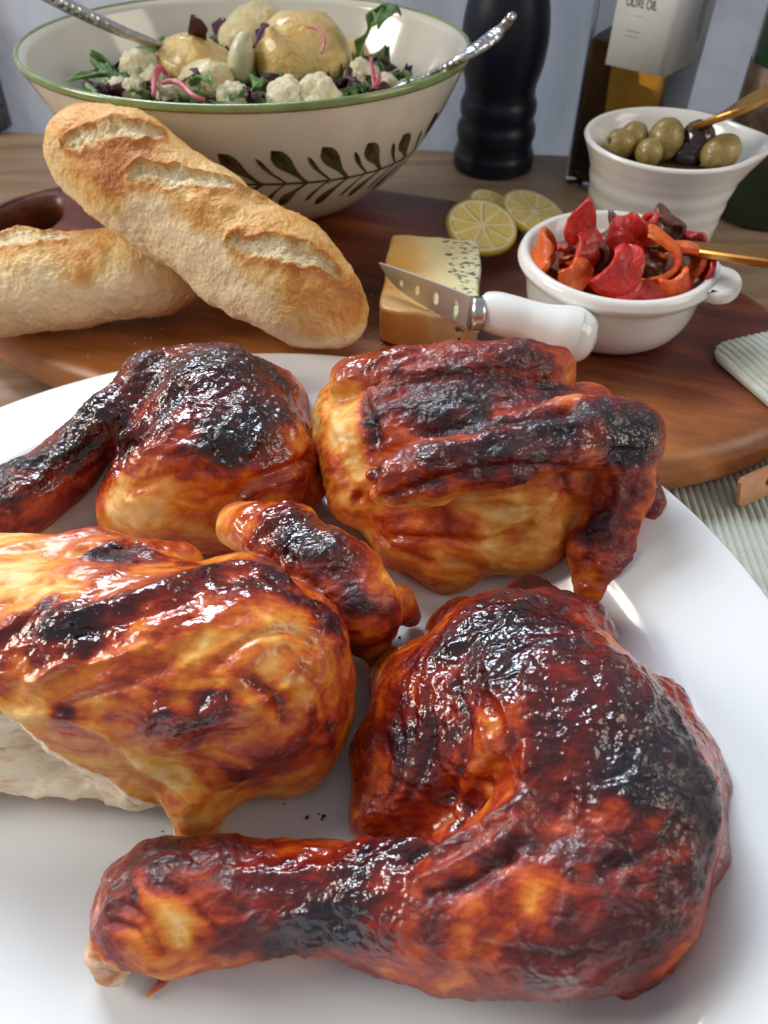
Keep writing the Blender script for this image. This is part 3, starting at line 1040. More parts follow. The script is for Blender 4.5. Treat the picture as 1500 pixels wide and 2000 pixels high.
# ================================================================== BREAD
def bread_material(name, stops, bump):
    t = NT(name)
    bk = t.attr('bake')
    n = t.noise(150, 5, 0.65)
    n2 = t.noise(620, 3, 0.6)
    d = t.math('ADD', bk, t.math('MULTIPLY', t.math('SUBTRACT', n, 0.5), 0.30))
    d = t.math('ADD', d, t.math('MULTIPLY', t.math('SUBTRACT', n2, 0.5), 0.22), clamp=True)
    c = t.ramp(d, stops)
    spk = t.ramp(t.noise(480, 2, 0.5), [(0.66, (0, 0, 0)), (0.74, (1, 1, 1))])      # blistered pale specks on the crust
    c = t.mix(t.math('MULTIPLY', spk, 0.45), c, (0.86, 0.70, 0.46))
    t.l(c, t.b.inputs['Base Color'])
    t.setb(Roughness=0.48, Specular_IOR_Level=0.45)
    h = t.math('ADD', t.noise(520, 2, 0.55), t.math('MULTIPLY', n2, 0.6))
    t.bump(h, 1.0, bump)
    return t.m


M_CRUST = bread_material('baguette_crust', [(0.05, (0.84, 0.66, 0.40)), (0.30, (0.76, 0.50, 0.20)), (0.52, (0.66, 0.32, 0.075)), (0.74, (0.50, 0.175, 0.026)), (0.95, (0.30, 0.075, 0.012))], 0.0009)
M_CRUMB = bread_material('baguette_split', [(0.05, (0.84, 0.70, 0.46)), (0.38, (0.80, 0.57, 0.28)), (0.6, (0.68, 0.36, 0.10)), (0.9, (0.52, 0.20, 0.04))], 0.0030)


def baguette(name, label, A, B, r, slashes, bake_spots, seed):
    A, B = np.asarray(A), np.asarray(B)
    L = np.linalg.norm(B - A) / 2 + r * 0.95
    mid = (A + B) / 2
    e1 = (B - A) / np.linalg.norm(B - A)
    e2 = np.cross((0, 0, 1), e1)
    e2 /= np.linalg.norm(e2)
    e3 = np.cross(e1, e2)
    NU, NV = 330, 190
    w = np.linspace(-1, 1, NU)
    u = np.sin(w * math.pi / 2) * 0.5 + w * 0.5
    th = np.linspace(0, 2 * math.pi, NV, endpoint=False)
    U, TH = np.meshgrid(u, th, indexing='ij')
    prof = np.maximum(1 - np.abs(U) ** 4.6, 0) ** 0.5
    R = r * prof * (1 + 0.035 * np.sin(U * 7 + seed) + 0.03 * np.cos(U * 12 + TH))
    cz = np.cos(TH)
    hz = np.where(cz < 0, 0.84, 0.95)
    pos = mid + U[..., None] * L * e1 + R[..., None] * (cz * hz)[..., None] * e3 + (R * np.sin(TH))[..., None] * e2
    v = pos.reshape(-1, 3)
    q = []
    ii, jj = np.meshgrid(np.arange(NU - 1), np.arange(NV), indexing='ij')
    q = np.stack([ii * NV + jj, (ii + 1) * NV + jj, (ii + 1) * NV + (jj + 1) % NV, ii * NV + (jj + 1) % NV], -1).reshape(-1, 4)[:, ::-1]
    if np.sum(vnormals(v, q) * (v - mid)) < 0:
        q = q[:, ::-1]
    n0 = vnormals(v, q)
    s_ = (U * L).ravel()
    wv = (((TH + math.pi) % (2 * math.pi)) - math.pi).ravel() * r
    warp = 0.0032 * fbm(v * 120, 3, seed + 2)
    disp = 0.0022 * fbm(v * 32, 3, seed) + 0.0006 * fbm(v * 160, 3, seed + 1) + 0.00025 * fbm(v * 600, 2, seed + 4)
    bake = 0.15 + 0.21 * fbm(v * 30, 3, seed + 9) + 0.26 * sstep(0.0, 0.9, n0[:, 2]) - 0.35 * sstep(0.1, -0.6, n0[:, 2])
    smask = np.zeros(len(v))
    lip = np.zeros(len(v))
    for (x0, y0, x1, y1, wpx) in slashes:
        i0, i1 = pick(v, x0, y0), pick(v, x1, y1)
        a = np.array([s_[i0], wv[i0]])
        b = np.array([s_[i1], wv[i1]])
        hb = wpx * depth(v[i0]) / FPX
        c, dlt = (a + b) / 2, (b - a)
        hl = np.linalg.norm(dlt) / 2 + hb * 0.4
        dlt /= np.linalg.norm(dlt)
        p = (s_ - c[0]) * dlt[0] + (wv - c[1]) * dlt[1]
        qq = -(s_ - c[0]) * dlt[1] + (wv - c[1]) * dlt[0]
        qq = qq + warp
        m = 1 - np.abs(p / hl) ** 2.6
        edge = hb * np.sqrt(np.maximum(m, 0))
        inside = sstep(0, 0.0012, edge - np.abs(qq)) * (m > 0)
        smask = np.maximum(smask, inside)
        x = np.clip(qq / np.maximum(edge, 1e-5), -1.6, 1.6)
        disp += inside * (-0.0016 * (1 - x * x) - 0.0008 * x + 0.0012 * fbm(v * 260, 3, seed + 14))
        for side, amp in ((-1, 0.0010), (1, 0.0019)):       # raised torn ears along both edges
            g = np.exp(-((qq - side * edge) / 0.0032) ** 2) * sstep(0.0, 0.25, m)
            disp += amp * g
            lip += g
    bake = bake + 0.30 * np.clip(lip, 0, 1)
    wp = v + 0.010 * np.stack([fbm(v * 55, 3, seed + 41 + i) for i in range(3)], 1)
    for px, py, rp, amt in bake_spots:
        i = pick(v, px, py)
        rr = rp * depth(v[i]) / FPX
        bake += amt * np.exp(-1.1 * (((wp - v[i]) ** 2).sum(1) / rr ** 2) ** 1.5)
    bake = np.where(smask > 0.5, 0.12 + 0.50 * np.clip(lip, 0, 1) + 0.14 * fbm(v * 90, 3, seed + 17), bake)
    v = v + n0 * disp[:, None]
    n = vnormals(v, q)
    loc = np.array([mid[0], mid[1], v[:, 2].min()])
    root = thing(name, label, 'bread', tuple(loc), 0, 'baguettes on the board')
    face_s = smask[q].mean(1) > 0.5
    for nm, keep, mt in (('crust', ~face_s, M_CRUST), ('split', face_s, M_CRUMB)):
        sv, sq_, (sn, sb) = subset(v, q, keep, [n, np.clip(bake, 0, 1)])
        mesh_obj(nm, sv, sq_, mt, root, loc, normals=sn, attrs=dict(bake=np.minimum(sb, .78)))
    return root


baguette('baguette', 'whole crusty baguette on top, lying across the other one in front of the bowl',
         P(195, 308, .120), P(618, 588, .0670), .0328,
         [(105, 285, 335, 262, 24), (255, 352, 525, 378, 27), (435, 494, 672, 520, 28)],
         [(230, 290, 80, .30), (190, 320, 60, .25), (280, 275, 50, .25), (210, 360, 30, .3), (400, 400, 60, .25), (370, 395, 40, .2), (640, 600, 110, .30), (560, 560, 80, .18), (690, 560, 60, .2), (480, 440, 60, .1),
          (330, 480, 110, -.22), (440, 580, 110, -.32), (260, 420, 80, -.18), (520, 640, 80, -.22), (600, 680, 60, .1)], 5)
baguette('baguette', 'lower baguette at the left edge, half hidden under the other one',
         P(-150, 575, .0645), P(300, 535, .0635), .0300,
         [(-60, 470, 120, 445, 34)],
         [(175, 480, 50, .40), (150, 500, 60, .2), (30, 520, 80, .15), (100, 610, 120, -.30), (200, 580, 100, -.15)], 8)

# ================================================================== SALAD BOWL
BOWL = np.array([-0.0922, 0.5773])
BRX, BRY, BROT, BZ, BH = 0.1500, 0.1245, rad(-7), BOARD_TOP + 0.0005, 0.1045
M_BOWL = simple('cream_glazed_ceramic', (0.66, 0.63, 0.55), 0.14, coat=0.6, var=(0.70, 0.67, 0.60), vscale=20)
M_GREEN = simple('green_glaze', (0.16, 0.22, 0.07), 0.2, coat=0.5, var=(0.24, 0.30, 0.12), vscale=60)
M_LEAFPAINT = simple('olive_green_paint', (0.030, 0.036, 0.012), 0.22, coat=0.4, var=(0.11, 0.12, 0.045), vscale=75)
bprof = spline([(0.040, 0.0), (0.062, 0.0035), (0.086, 0.015), (0.111, 0.038), (0.131, 0.066), (0.1435, 0.090), (0.1497, BH)], 8)   # outside, foot to rim
bowl = thing('salad_bowl', 'oval cream ceramic salad bowl with green rim and painted leaf vine', 'bowl', (BOWL[0], BOWL[1], BZ), BROT)
RY = BRY / BRX
inn = [(r - 0.0048, z + 0.0038) for r, z in bprof if z < BH - 0.004]
full = [(0.0, 0.0022), (0.036, 0.0022), (0.038, 0.0)] + [tuple(p) for p in bprof] + [(0.1490, BH + 0.0012), (0.1470, BH + 0.0014), (0.1454, BH + 0.0004)] + [tuple(p) for p in inn[::-1]] + [(0.0, 0.0038)]
v, f = lathe(full, 128, 1.0, RY)
mesh_obj('bowl_body', v, f, M_BOWL, bowl)
v, f = lathe([(0.1462, BH - 0.0001), (0.1468, BH + 0.0018), (0.1484, BH + 0.0023), (0.1500, BH + 0.0014), (0.1503, BH - 0.0012), (0.1496, BH - 0.0026), (0.1480, BH - 0.002)], 128, 1.0, RY, closed=True)
mesh_obj('rim_band', v, f, M_GREEN, bowl)


def on_bowl(az, t, lift=0.00035):
    """point on the outside of the bowl at azimuth az and height fraction t"""
    z = t * BH
    r = np.interp(z, bprof[:, 1], bprof[:, 0]) + lift
    return np.array([r * math.cos(az), r * RY * math.sin(az), z])


def bowl_patch(outline, name):
    """flat painted shape given in (azimuth, height) millimetre-like coordinates; laid on the glaze"""
    c = np.mean(outline, 0)
    v = [on_bowl(*c)]
    for rr in (0.5, 1.0):
        for p in outline:
            v.append(on_bowl(*(c + (np.asarray(p) - c) * rr)))
    n = len(outline)
    f = []
    for i in range(n):
        j = (i + 1) % n
        f.append((0, 1 + i, 1 + j))
        f.append((1 + i, 1 + n + i, 1 + n + j, 1 + j))
    return mesh_obj(name, v, f, M_LEAFPAINT, bowl)


AZR = 0.125            # metres per radian, roughly


def stroke(p0, p1, w0, w1, bend=0.0, bulb=0.0):
    """tapered brush stroke in (azimuth, height) space"""
    p0, p1 = np.array(p0), np.array(p1)
    d = (p1 - p0) * np.array([AZR, BH])
    L = np.linalg.norm(d)
    d /= L
    nrm = np.array([-d[1], d[0]])
    left, right = [], []
    for k in range(9):
        t = k / 8
        w = w0 + (w1 - w0) * t + bulb * math.exp(-((t - 0.72) / 0.26) ** 2)
        w *= math.sqrt(max(0.0, 1 - max(0, (t - 0.86) / 0.14) ** 2)) if bulb else 1
        c = p0 * np.array([AZR, BH]) + d * L * t + nrm * bend * math.sin(math.pi * t)
        left.append((c + nrm * w) / np.array([AZR, BH]))
        right.append((c - nrm * w) / np.array([AZR, BH]))
    return [tuple(x) for x in left] + [tuple(x) for x in right[::-1]]


az0, az1, step = rad(176), rad(372), rad(13.5)
rng = random.Random(3)
k = 0
az = az0
while az < az1:
    t0 = 0.50 + 0.02 * math.sin(az * 3)
    bowl_patch(stroke((az - step * 0.05, t0), (az + step * 1.05, 0.50 + 0.02 * math.sin((az + step) * 3)), 0.0010, 0.0008), 'painted_stem')
    bowl_patch(stroke((az, t0 - 0.01), (az - step * (0.80 + rng.uniform(-.08, .08)), t0 + 0.24 + rng.uniform(-.02, .02)), 0.0011, 0.0018, 0.001, 0.0034), 'painted_leaf')
    bowl_patch(stroke((az, t0 + 0.005), (az - step * 0.66, t0 - 0.19 + rng.uniform(-.02, .02)), 0.0009, 0.0014, -0.001, 0.0027), 'painted_leaf')
    bowl_patch(stroke((az + step * 0.5, t0), (az - step * 0.10, t0 + 0.19), 0.0006, 0.0006, 0.0015, 0.0009), 'painted_tendril')
    bowl_patch(stroke((az + step * 0.5, t0), (az + step * 0.02, t0 - 0.16), 0.0006, 0.0006, -0.001, 0.0009), 'painted_tendril')
    az += step
    k += 1

# ================================================================== SALAD
M_POTATO = simple('boiled_potato', (0.66, 0.41, 0.11), 0.30, coat=0.4, var=(0.80, 0.60, 0.25), vscale=110, bump=(260, 0.0020))
M_POTCUT = simple('potato_flesh', (0.80, 0.72, 0.46), 0.4, coat=0.2, var=(0.66, 0.52, 0.24), vscale=110, bump=(260, 0.0022))
M_FETA = simple('crumbled_cheese', (0.84, 0.80, 0.62), 0.6, var=(0.72, 0.62, 0.36), vscale=160, bump=(360, 0.0030))
M_SHALLOT = simple('pale_green_onion', (0.74, 0.70, 0.50), 0.3, coat=0.3, var=(0.56, 0.56, 0.30), vscale=60)
M_ROCKET = simple('green_leaf', (0.06, 0.16, 0.035), 0.4, coat=0.15, var=(0.15, 0.28, 0.08), vscale=90, bump=(300, 0.0006))
M_BEET = simple('dark_red_leaf', (0.030, 0.006, 0.012), 0.38, coat=0.3, var=(0.085, 0.015, 0.030), vscale=90, bump=(300, 0.0006))
M_STEM = simple('pink_red_stem', (0.42, 0.045, 0.085), 0.35, coat=0.3, var=(0.60, 0.16, 0.20), vscale=150)
SPH3 = ico(4)
SPH2 = ico(3)


def lump(name, label, cat, group, px, py, z, rad_m, scale, rot, mat, amp, freq, seed, flat=None, sub=SPH3, cell=False):
    c = P(px, py, z)
    v0, f = sub
    v = v0 * np.array(scale) * rad_m
    if flat is not None:
        v[:, 2] = np.minimum(v[:, 2], flat * rad_m)
    v = v @ rotm(*[rad(a) for a in rot]).T
    d = fbm(v0 * freq + seed * 3.1, 3, seed)
    if cell:
        d = d + 0.8 * np.round(fbm(v0 * freq * 0.8, 2, seed + 3) * 2.5) / 2.5
    v = v * (1 + amp * d)[:, None]
    o = mesh_obj(name, v, f, mat)
    o.location = c
    return tag(o, label, cat, group)


# bed of dark leaves that fills the bowl
def leaf(name, label, cat, group, base, tip, width, mat, seed, curl=0.35, lobed=0.0, stem_mat=None, up=(0, 0, 1)):
    base, tip = np.asarray(base, float), np.asarray(tip, float)
    d = tip - base
    L = np.linalg.norm(d)
    d /= L
    s = np.cross(d, up)
    s /= np.linalg.norm(s)
    w = np.cross(s, d)
    NU, NV = 22, 9
    vs, top = [], []
    g = np.random.RandomState(seed)
    ph = g.uniform(0, 6, 4)
    for i in range(NU + 1):
        t = i / NU
        hw = width * (math.sin(math.pi * min(1, t * 0.93 + 0.05)) ** 0.7) * (0.55 + 0.45 * t)
        if lobed:
            hw *= 1 - lobed * (0.5 + 0.5 * math.cos(t * 4.6 * math.pi + ph[0]))
        c = base + d * L * t + w * (curl * L * math.sin(math.pi * t * 0.9) * 0.4)
        for j in range(NV + 1):
            x = j / NV * 2 - 1
            ruff = 0.18 * width * math.sin(t * 9 + ph[1] + x * 2) * abs(x) + 0.12 * width * math.sin(t * 17 + ph[2]) * x * x
            vs.append(c + s * hw * x + w * (0.5 * hw * x * x * (1 if seed % 2 else -0.6) + ruff))
    vs = np.array(vs)
    f = []
    for i in range(NU):
        for j in range(NV):
            a = i * (NV + 1) + j
            f.append((a, a + 1, a + NV + 2, a + NV + 1))
    root = thing(name, label, cat, tuple(base), 0, group)
    b = mesh_obj('blade', vs, f, mat, root, base)
    md = b.modifiers.new('thick', 'SOLIDIFY')
    md.thickness = 0.0007
    mid = vs[NV // 2::NV + 1]
    mv, mf = sweep(np.vstack([base - d * L * 0.18, mid[::3]]), [0.0011] * (len(mid[::3]) + 1), 6)
    mesh_obj('midrib', mv, mf, stem_mat or mat, root, base)
    return root


def bowl_bed(name, mat, label, n, seed):
    """ground of torn leaves nobody could count, lying in the bowl under the potatoes"""
    g = np.random.RandomState(seed)
    vs, fs = [], []
    for i in range(n):
        a = g.uniform(0, 2 * math.pi)
        rr = math.sqrt(g.uniform(0, 1))
        z = 0.061 + g.uniform(0, 0.021) + 0.008 * (1 - rr)
        cx, cy = rr * 0.104 * math.cos(a), rr * 0.104 * RY * math.sin(a)
        R = rotm(g.uniform(-0.9, 0.9), g.uniform(-0.9, 0.9), g.uniform(0, 6.3))
        L, Wd = g.uniform(0.010, 0.024), g.uniform(0.005, 0.010)
        o = len(vs)
        for k in range(5):
            t = k / 4 * 2 - 1
            hw = Wd * math.sqrt(max(0.06, 1 - t * t)) * (1 + 0.3 * math.sin(k * 2.4 + i))
            for x in (-1, 0, 1):
                p = R @ np.array([t * L, x * hw, 0.004 * math.sin(t * 2 + i) + 0.004 * x * x])
                vs.append(p + (cx, cy, z))
        for k in range(4):
            for x in range(2):
                q = o + k * 3 + x
                fs.append((q, q + 1, q + 4, q + 3))
    o = mesh_obj(name, vs, fs, mat)
    o.location = (BOWL[0], BOWL[1], BZ)
    o.rotation_euler = (0, 0, BROT)
    md = o.modifiers.new('thick', 'SOLIDIFY')
    md.thickness = 0.0006
    tag(o, label, 'salad', kind='stuff')


bowl_bed('green_salad_leaves', M_ROCKET, 'torn green salad leaves filling the bowl', 330, 4)
bowl_bed('red_salad_leaves', M_BEET, 'torn dark red salad leaves filling the bowl', 230, 9)

GP = 'potatoes in the salad'
lump('potato', 'large golden potato, biggest in the salad bowl', 'potato', GP, 594, 120, .129, .0305, (1.12, 0.95, 0.98), (15, 10, 30), M_POTATO, .05, 2.2, 2)
lump('potato', 'pale skinned potato behind the large golden one', 'potato', GP, 492, 70, .128, .0225, (1.15, 0.9, 0.85), (0, -25, 20), M_POTCUT, .06, 2.0, 5)
lump('potato', 'floury potato piece lying left of the large golden potato', 'potato', GP, 385, 135, .125, .024, (1.25, 0.9, 0.8), (0, 12, -20), M_POTATO, .08, 2.4, 7)
lump('potato', 'yellow potato piece right of the large potato by the rocket stem', 'potato', GP, 690, 110, .121, .012, (1.0, 1, .9), (0, 0, 0), M_POTATO, .07, 2.0, 12)
lump('onion_wedge', 'pale green onion wedge standing against the large potato', 'onion', None, 470, 128, .131, .017, (0.50, 0.62, 1.25), (10, 14, 0), M_SHALLOT, .05, 1.5, 9)
lump('potato', 'pale craggy potato chunk in front of the floury potato', 'potato', GP, 405, 160, .126, .0155, (1.1, .9, .8), (0, 0, 20), M_POTCUT, .10, 2.6, 19, cell=True)
CR = [(275, 132, .128, .0125, 'tall white cheese crumble near the left of the salad'), (335, 185, .123, .010, 'white cheese crumble beside the pink stem'), (265, 185, .121, .011, 'cheese crumble close to the left front rim'),
      (230, 180, .120, .0085, 'small cheese crumble, leftmost in the bowl'), (455, 203, .124, .0115, 'cheese crumble at the front rim below the onion wedge'), (560, 202, .126, .014, 'white cheese crumble at the front rim under the large potato'),
      (615, 200, .126, .0155, 'broad white cheese crumble at the front rim, largest of all'), (705, 160, .124, .013, 'cheese crumble to the right of the large potato'), (750, 172, .122, .0105, 'cheese crumble near the right-hand spoon'),
      (355, 110, .127, .011, 'cheese crumble in front of the left spoon'), (300, 165, .122, .010, 'cheese crumble under the pink stem on the left')]
for i, (x, y, z, r, lb) in enumerate(CR):
    lump('cheese_crumble', lb, 'cheese', 'cheese crumbles in the salad', x, y, z, r, (1.1, 0.9, 0.85), (i * 40, i * 23, i * 61), M_FETA, .12, 3.6, 30 + i, sub=SPH3, cell=True)


def pink_stem(name, label, px, z, r, mat, group):
    pts = np.array([P(x, y, zz) for (x, y), zz in zip(px, z)])
    p = spline(pts, 6)
    rr = [r * (0.5 + 0.5 * math.sin(math.pi * (0.12 + 0.83 * i / (len(p) - 1)))) for i in range(len(p))]
    v, f = sweep(p, rr, 8)
    o = mesh_obj(name, v, f, mat, None, pts[0])
    return tag(o, label, 'onion strip', group)


GS = 'pink onion strips in the salad'
pink_stem('pink_onion_strip', 'pink onion strip curling between two cheese crumbles at the left', [(300, 190), (303, 150), (312, 132), (330, 150)], [.127, .134, .138, .132], .0022, M_STEM, GS)
pink_stem('pink_onion_strip', 'long dark pink onion strip lying below the floury potato', [(315, 162), (345, 160), (375, 185), (400, 195)], [.134, .135, .132, .130], .0018, M_STEM, GS)
pink_stem('pink_onion_strip', 'thin red onion thread on top of the large potato', [(598, 52), (622, 58), (634, 78), (628, 104)], [.156, .157, .156, .152], .0011, M_STEM, GS)
pink_stem('pink_onion_strip', 'upright bright pink onion strip near the right rim', [(733, 185), (730, 155), (724, 112)], [.126, .133, .143], .0016, M_STEM, GS)
pink_stem('pink_onion_strip', 'second bright pink onion strip, leaning right near the right rim', [(722, 180), (738, 160), (742, 140)], [.127, .132, .137], .0016, M_STEM, GS)
GL = 'loose leaves in the salad'
leaf('rocket_leaf', 'large green rocket leaf standing tall at the right of the bowl', 'leaf', GL, P(695, 130, .128), P(752, 10, .165), .010, M_ROCKET, 3, .15, .5, M_SHALLOT)
leaf('rocket_leaf', 'green leaf tip hanging from the tall rocket leaf', 'leaf', GL, P(735, 45, .160), P(770, 30, .150), .011, M_ROCKET, 6, .3, .2)
leaf('rocket_leaf', 'narrow green leaf reaching towards the left rim', 'leaf', GL, P(250, 150, .126), P(130, 158, .127), .006, M_ROCKET, 5, .12, .45)
leaf('rocket_leaf', 'green leaf pointing up at the left of the salad', 'leaf', GL, P(235, 165, .124), P(195, 125, .133), .006, M_ROCKET, 8, .2, .4)
leaf('rocket_leaf', 'green leaf between the front cheese crumbles', 'leaf', GL, P(480, 200, .122), P(520, 160, .133), .010, M_ROCKET, 9, .3, .3)
leaf('rocket_leaf', 'green leaf under the right side of the large potato', 'leaf', GL, P(640, 195, .124), P(700, 175, .127), .010, M_ROCKET, 10, .3, .3)
leaf('rocket_leaf', 'small green leaf at the front rim, left half', 'leaf', GL, P(375, 205, .124), P(392, 170, .134), .005, M_ROCKET, 11, .2, .3)
leaf('rocket_leaf', 'small upright green leaf beside the right spoon', 'leaf', GL, P(798, 172, .128), P(792, 138, .138), .004, M_ROCKET, 13, .1, .1)
leaf('red_leaf', 'dark purple-red leaf sticking up behind the floury potato', 'leaf', GL, P(402, 108, .130), P(378, 30, .160), .0085, M_BEET, 4, .1, .4)
leaf('red_leaf', 'dark purple-red leaf lying at the foot of the upright one', 'leaf', GL, P(420, 105, .132), P(345, 92, .138), .008, M_BEET, 7, .2, .4)
leaf('red_leaf', 'dark red leaf in front of the large potato', 'leaf', GL, P(420, 190, .126), P(520, 190, .128), .011, M_BEET, 14, .2, .3)
leaf('red_leaf', 'dark red scrap between the two back potatoes', 'leaf', GL, P(500, 85, .150), P(525, 50, .153), .004, M_BEET, 15, .2, .3)
leaf('red_leaf', 'dark red leaf near the left rim', 'leaf', GL, P(200, 185, .122), P(240, 165, .128), .007, M_BEET, 16, .2, .3)
leaf('red_leaf', 'dark red leaf below the pink stems at the right', 'leaf', GL, P(700, 190, .124), P(770, 178, .126), .008, M_BEET, 17, .2, .3)

g_ = random.Random(21)
ordw = ('first', 'second', 'third', 'fourth', 'fifth')
for i in range(10):
    x, y = 225 + 53 * i + g_.uniform(-18, 18), g_.uniform(170, 203)
    a_ = g_.uniform(0, 6.28)
    leaf('rocket_leaf' if i % 2 else 'red_leaf', '%s small green leaf scrap from the left along the front of the salad' % ordw[i // 2] if i % 2 else '%s small dark red leaf scrap from the left along the front of the salad' % ordw[i // 2], 'leaf', 'green leaf scraps' if i % 2 else 'red leaf scraps',
         P(x, y, .123), P(x + 38 * math.cos(a_), y - 14 + 14 * math.sin(a_), .130 + g_.uniform(0, .008)), g_.uniform(.004, .008), M_ROCKET if i % 2 else M_BEET, 40 + i, .3, .35)

# ---------------------------------------------------------------- salad servers
t = NT('hammered_steel')
t.setb(Base_Color=(0.50, 0.51, 0.52), Metallic=1.0, Roughness=0.30)
vor = t.n('TexVoronoi')
vor.inputs['Scale'].default_value = 330
t.l(t.tc.outputs['Object'], vor.inputs['Vector'])
t.bump(vor.outputs['Distance'], 0.8, 0.0010)
M_STEEL_H = t.m
M_STEEL = simple('brushed_steel', (0.62, 0.60, 0.57), 0.24, 1.0)


def server(label, px, zs, rpx, bowl_px):
    pts = np.array([P(x, y, z) for (x, y), z in zip(px, zs)])
    p = spline(pts, 10)
    n = len(p)
    rr = [np.interp(i / (n - 1), np.linspace(0, 1, len(rpx)), rpx) * depth(p[i]) / FPX for i in range(n)]
    root = thing('salad_server', label, 'spoon', tuple(pts[0]), 0, 'salad servers in the bowl')
    v, f = sweep(p, rr, 16, 0.62)
    mesh_obj('handle', v, f, M_STEEL_H, root, pts[0])
    d = p[-1] - p[-2]
    d /= np.linalg.norm(d)
    c = p[-1] + d * 0.020
    v0, fi = SPH2
    q = np.array(Vector(d).to_track_quat('X', 'Z').to_matrix())
    vv = (v0 * np.array([0.026, 0.017, 0.006])) @ q.T + c
    mesh_obj('spoon_bowl', vv, fi, M_STEEL, root, pts[0])
    ve, fe = sweep([p[0] - (p[1] - p[0]) / np.linalg.norm(p[1] - p[0]) * 0.0015, p[0], p[1]], [rr[0] * 0.75, rr[0] * 1.1, rr[0] * 1.05], 16, 0.7)
    mesh_obj('end_cap', ve, fe, M_STEEL, root, pts[0])


server('hammered steel salad server leaning on the left rim of the bowl', [(20, -45), (130, 10), (240, 62), (350, 105)], [.190, .172, .152, .128], [19, 22, 17, 13], None)
server('hammered steel salad server leaning on the right rim with upturned end', [(1000, 32), (970, 66), (905, 112), (815, 160)], [.168, .158, .149, .128], [12, 18, 15, 10], None)

# ================================================================== PEPPER MILL
M_MILL = simple('navy_black_lacquer', (0.008, 0.010, 0.022), 0.38, spec=0.4)
mill = thing('pepper_mill', 'tall dark navy turned pepper mill standing behind the bowl', 'pepper mill', tuple(P(962, 322, 0.0005)))
mp = [(0.0, 0.0), (0.034, 0.0), (0.0365, 0.002), (0.0365, 0.012), (0.0345, 0.016), (0.0335, 0.024), (0.0350, 0.027), (0.0350, 0.035), (0.0325, 0.040), (0.0322, 0.044), (0.0335, 0.048), (0.0333, 0.055), (0.0310, 0.060),
      (0.0305, 0.066), (0.0315, 0.072), (0.0345, 0.084), (0.0362, 0.098), (0.0362, 0.110), (0.0345, 0.124), (0.0312, 0.138), (0.0280, 0.152), (0.0262, 0.166), (0.0258, 0.178)]
v, f = lathe([tuple(p) for p in spline(mp[2:], 3)], 64)
base_v, base_f = lathe(mp[:3], 64)
mesh_obj('mill_body', v, f, M_MILL, mill)
mesh_obj('mill_foot', base_v, base_f, M_MILL, mill)
v, f = lathe([tuple(p) for p in spline([(0.0258, 0.1785), (0.028, 0.182), (0.031, 0.194), (0.030, 0.208), (0.022, 0.220), (0.009, 0.224), (0.009, 0.230), (0.0, 0.236)], 5)], 64)
mesh_obj('mill_head', v, f, M_MILL, mill)

# ================================================================== OIL BOTTLE
M_GLASS = simple('clear_glass', (0.96, 0.98, 0.97), 0.02, trans=1.0, ior=1.45)
t = NT('golden_oil')
t.setb(Base_Color=(0.62, 0.27, 0.03), Roughness=0.03, IOR=1.33)
t.b.inputs['Transmission Weight'].default_value = 1.0
M_OIL = t.m
M_LABEL = simple('white_paper', (0.74, 0.75, 0.74), 0.7, var=(0.70, 0.71, 0.71), vscale=30, bump=(500, 0.0002))
M_INK = simple('grey_ink', (0.10, 0.10, 0.10), 0.7)
M_INK2 = simple('faint_grey_ink', (0.38, 0.39, 0.38), 0.7)
pL, pF, pR = P(1095, 355, 0), P(1237, 400, 0), P(1355, 366, 0)
e1 = (pF - pL) / np.linalg.norm(pF - pL)
bang = math.atan2(e1[1], e1[0])
bs = 0.071
bc = pF + bs / 2 * (-e1 + np.array([-e1[1], e1[0], 0]))
bottle = thing('oil_bottle', 'square clear glass bottle half full of golden oil with white label', 'bottle', (bc[0], bc[1], 0.0006), bang)


def rsq(h, r, n=5):
    out = []
    for cx, cy, a0 in ((h - r, h - r, 0), (-h + r, h - r, 90), (-h + r, -h + r, 180), (h - r, -h + r, 270)):
        for k in range(n + 1):
            a = rad(a0 + 90 * k / n)
            out.append((cx + r * math.cos(a), cy + r * math.sin(a)))
    return out


def loft(rings, cap0=True, cap1=True):
    v, f = [], []
    n = len(rings[0])
    for r in rings:
        v += list(r)
    for i in range(len(rings) - 1):
        for k in range(n):
            l = (k + 1) % n
            f.append((i * n + k, i * n + l, (i + 1) * n + l, (i + 1) * n + k))
    if cap0:
        f.append(tuple(range(n))[::-1])
    if cap1:
        f.append(tuple((len(rings) - 1) * n + k for k in range(n)))
    return np.array(v), f


def ring(h, r, z):
    return [(x, y, z) for x, y in rsq(h, r)]


H2 = bs / 2
outer = [ring(H2 - .002, .006, 0), ring(H2, .006, .002), ring(H2, .006, .205), ring(H2 * .8, .012, .222), ring(.016, .0155, .235), ring(.015, .0148, .262)]
v, f = loft(outer, True, False)
iv, if_ = loft([ring(.0125, .0122, .262), ring(.0135, .013, .236), ring(H2 * .8 - .003, .011, .219), ring(H2 - .0035, .004, .203), ring(H2 - .0035, .004, .006)], False, True)
n0 = len(v)
v = np.vstack([v, iv])
f = f + [tuple(i + n0 for i in q) for q in if_]
g = mesh_obj('glass', v, f, M_GLASS, bottle)
v, f = loft([ring(H2 - .0034, .004, .0061), ring(H2 - .0034, .004, .113)])
mesh_obj('oil', v, f, M_OIL, bottle, smooth=False)
v, f = lathe([(0, .2625), (.0155, .2625), (.0165, .264), (.0165, .286), (.015, .288), (0, .288)], 32)
mesh_obj('stopper', v, f, M_MILL, bottle)


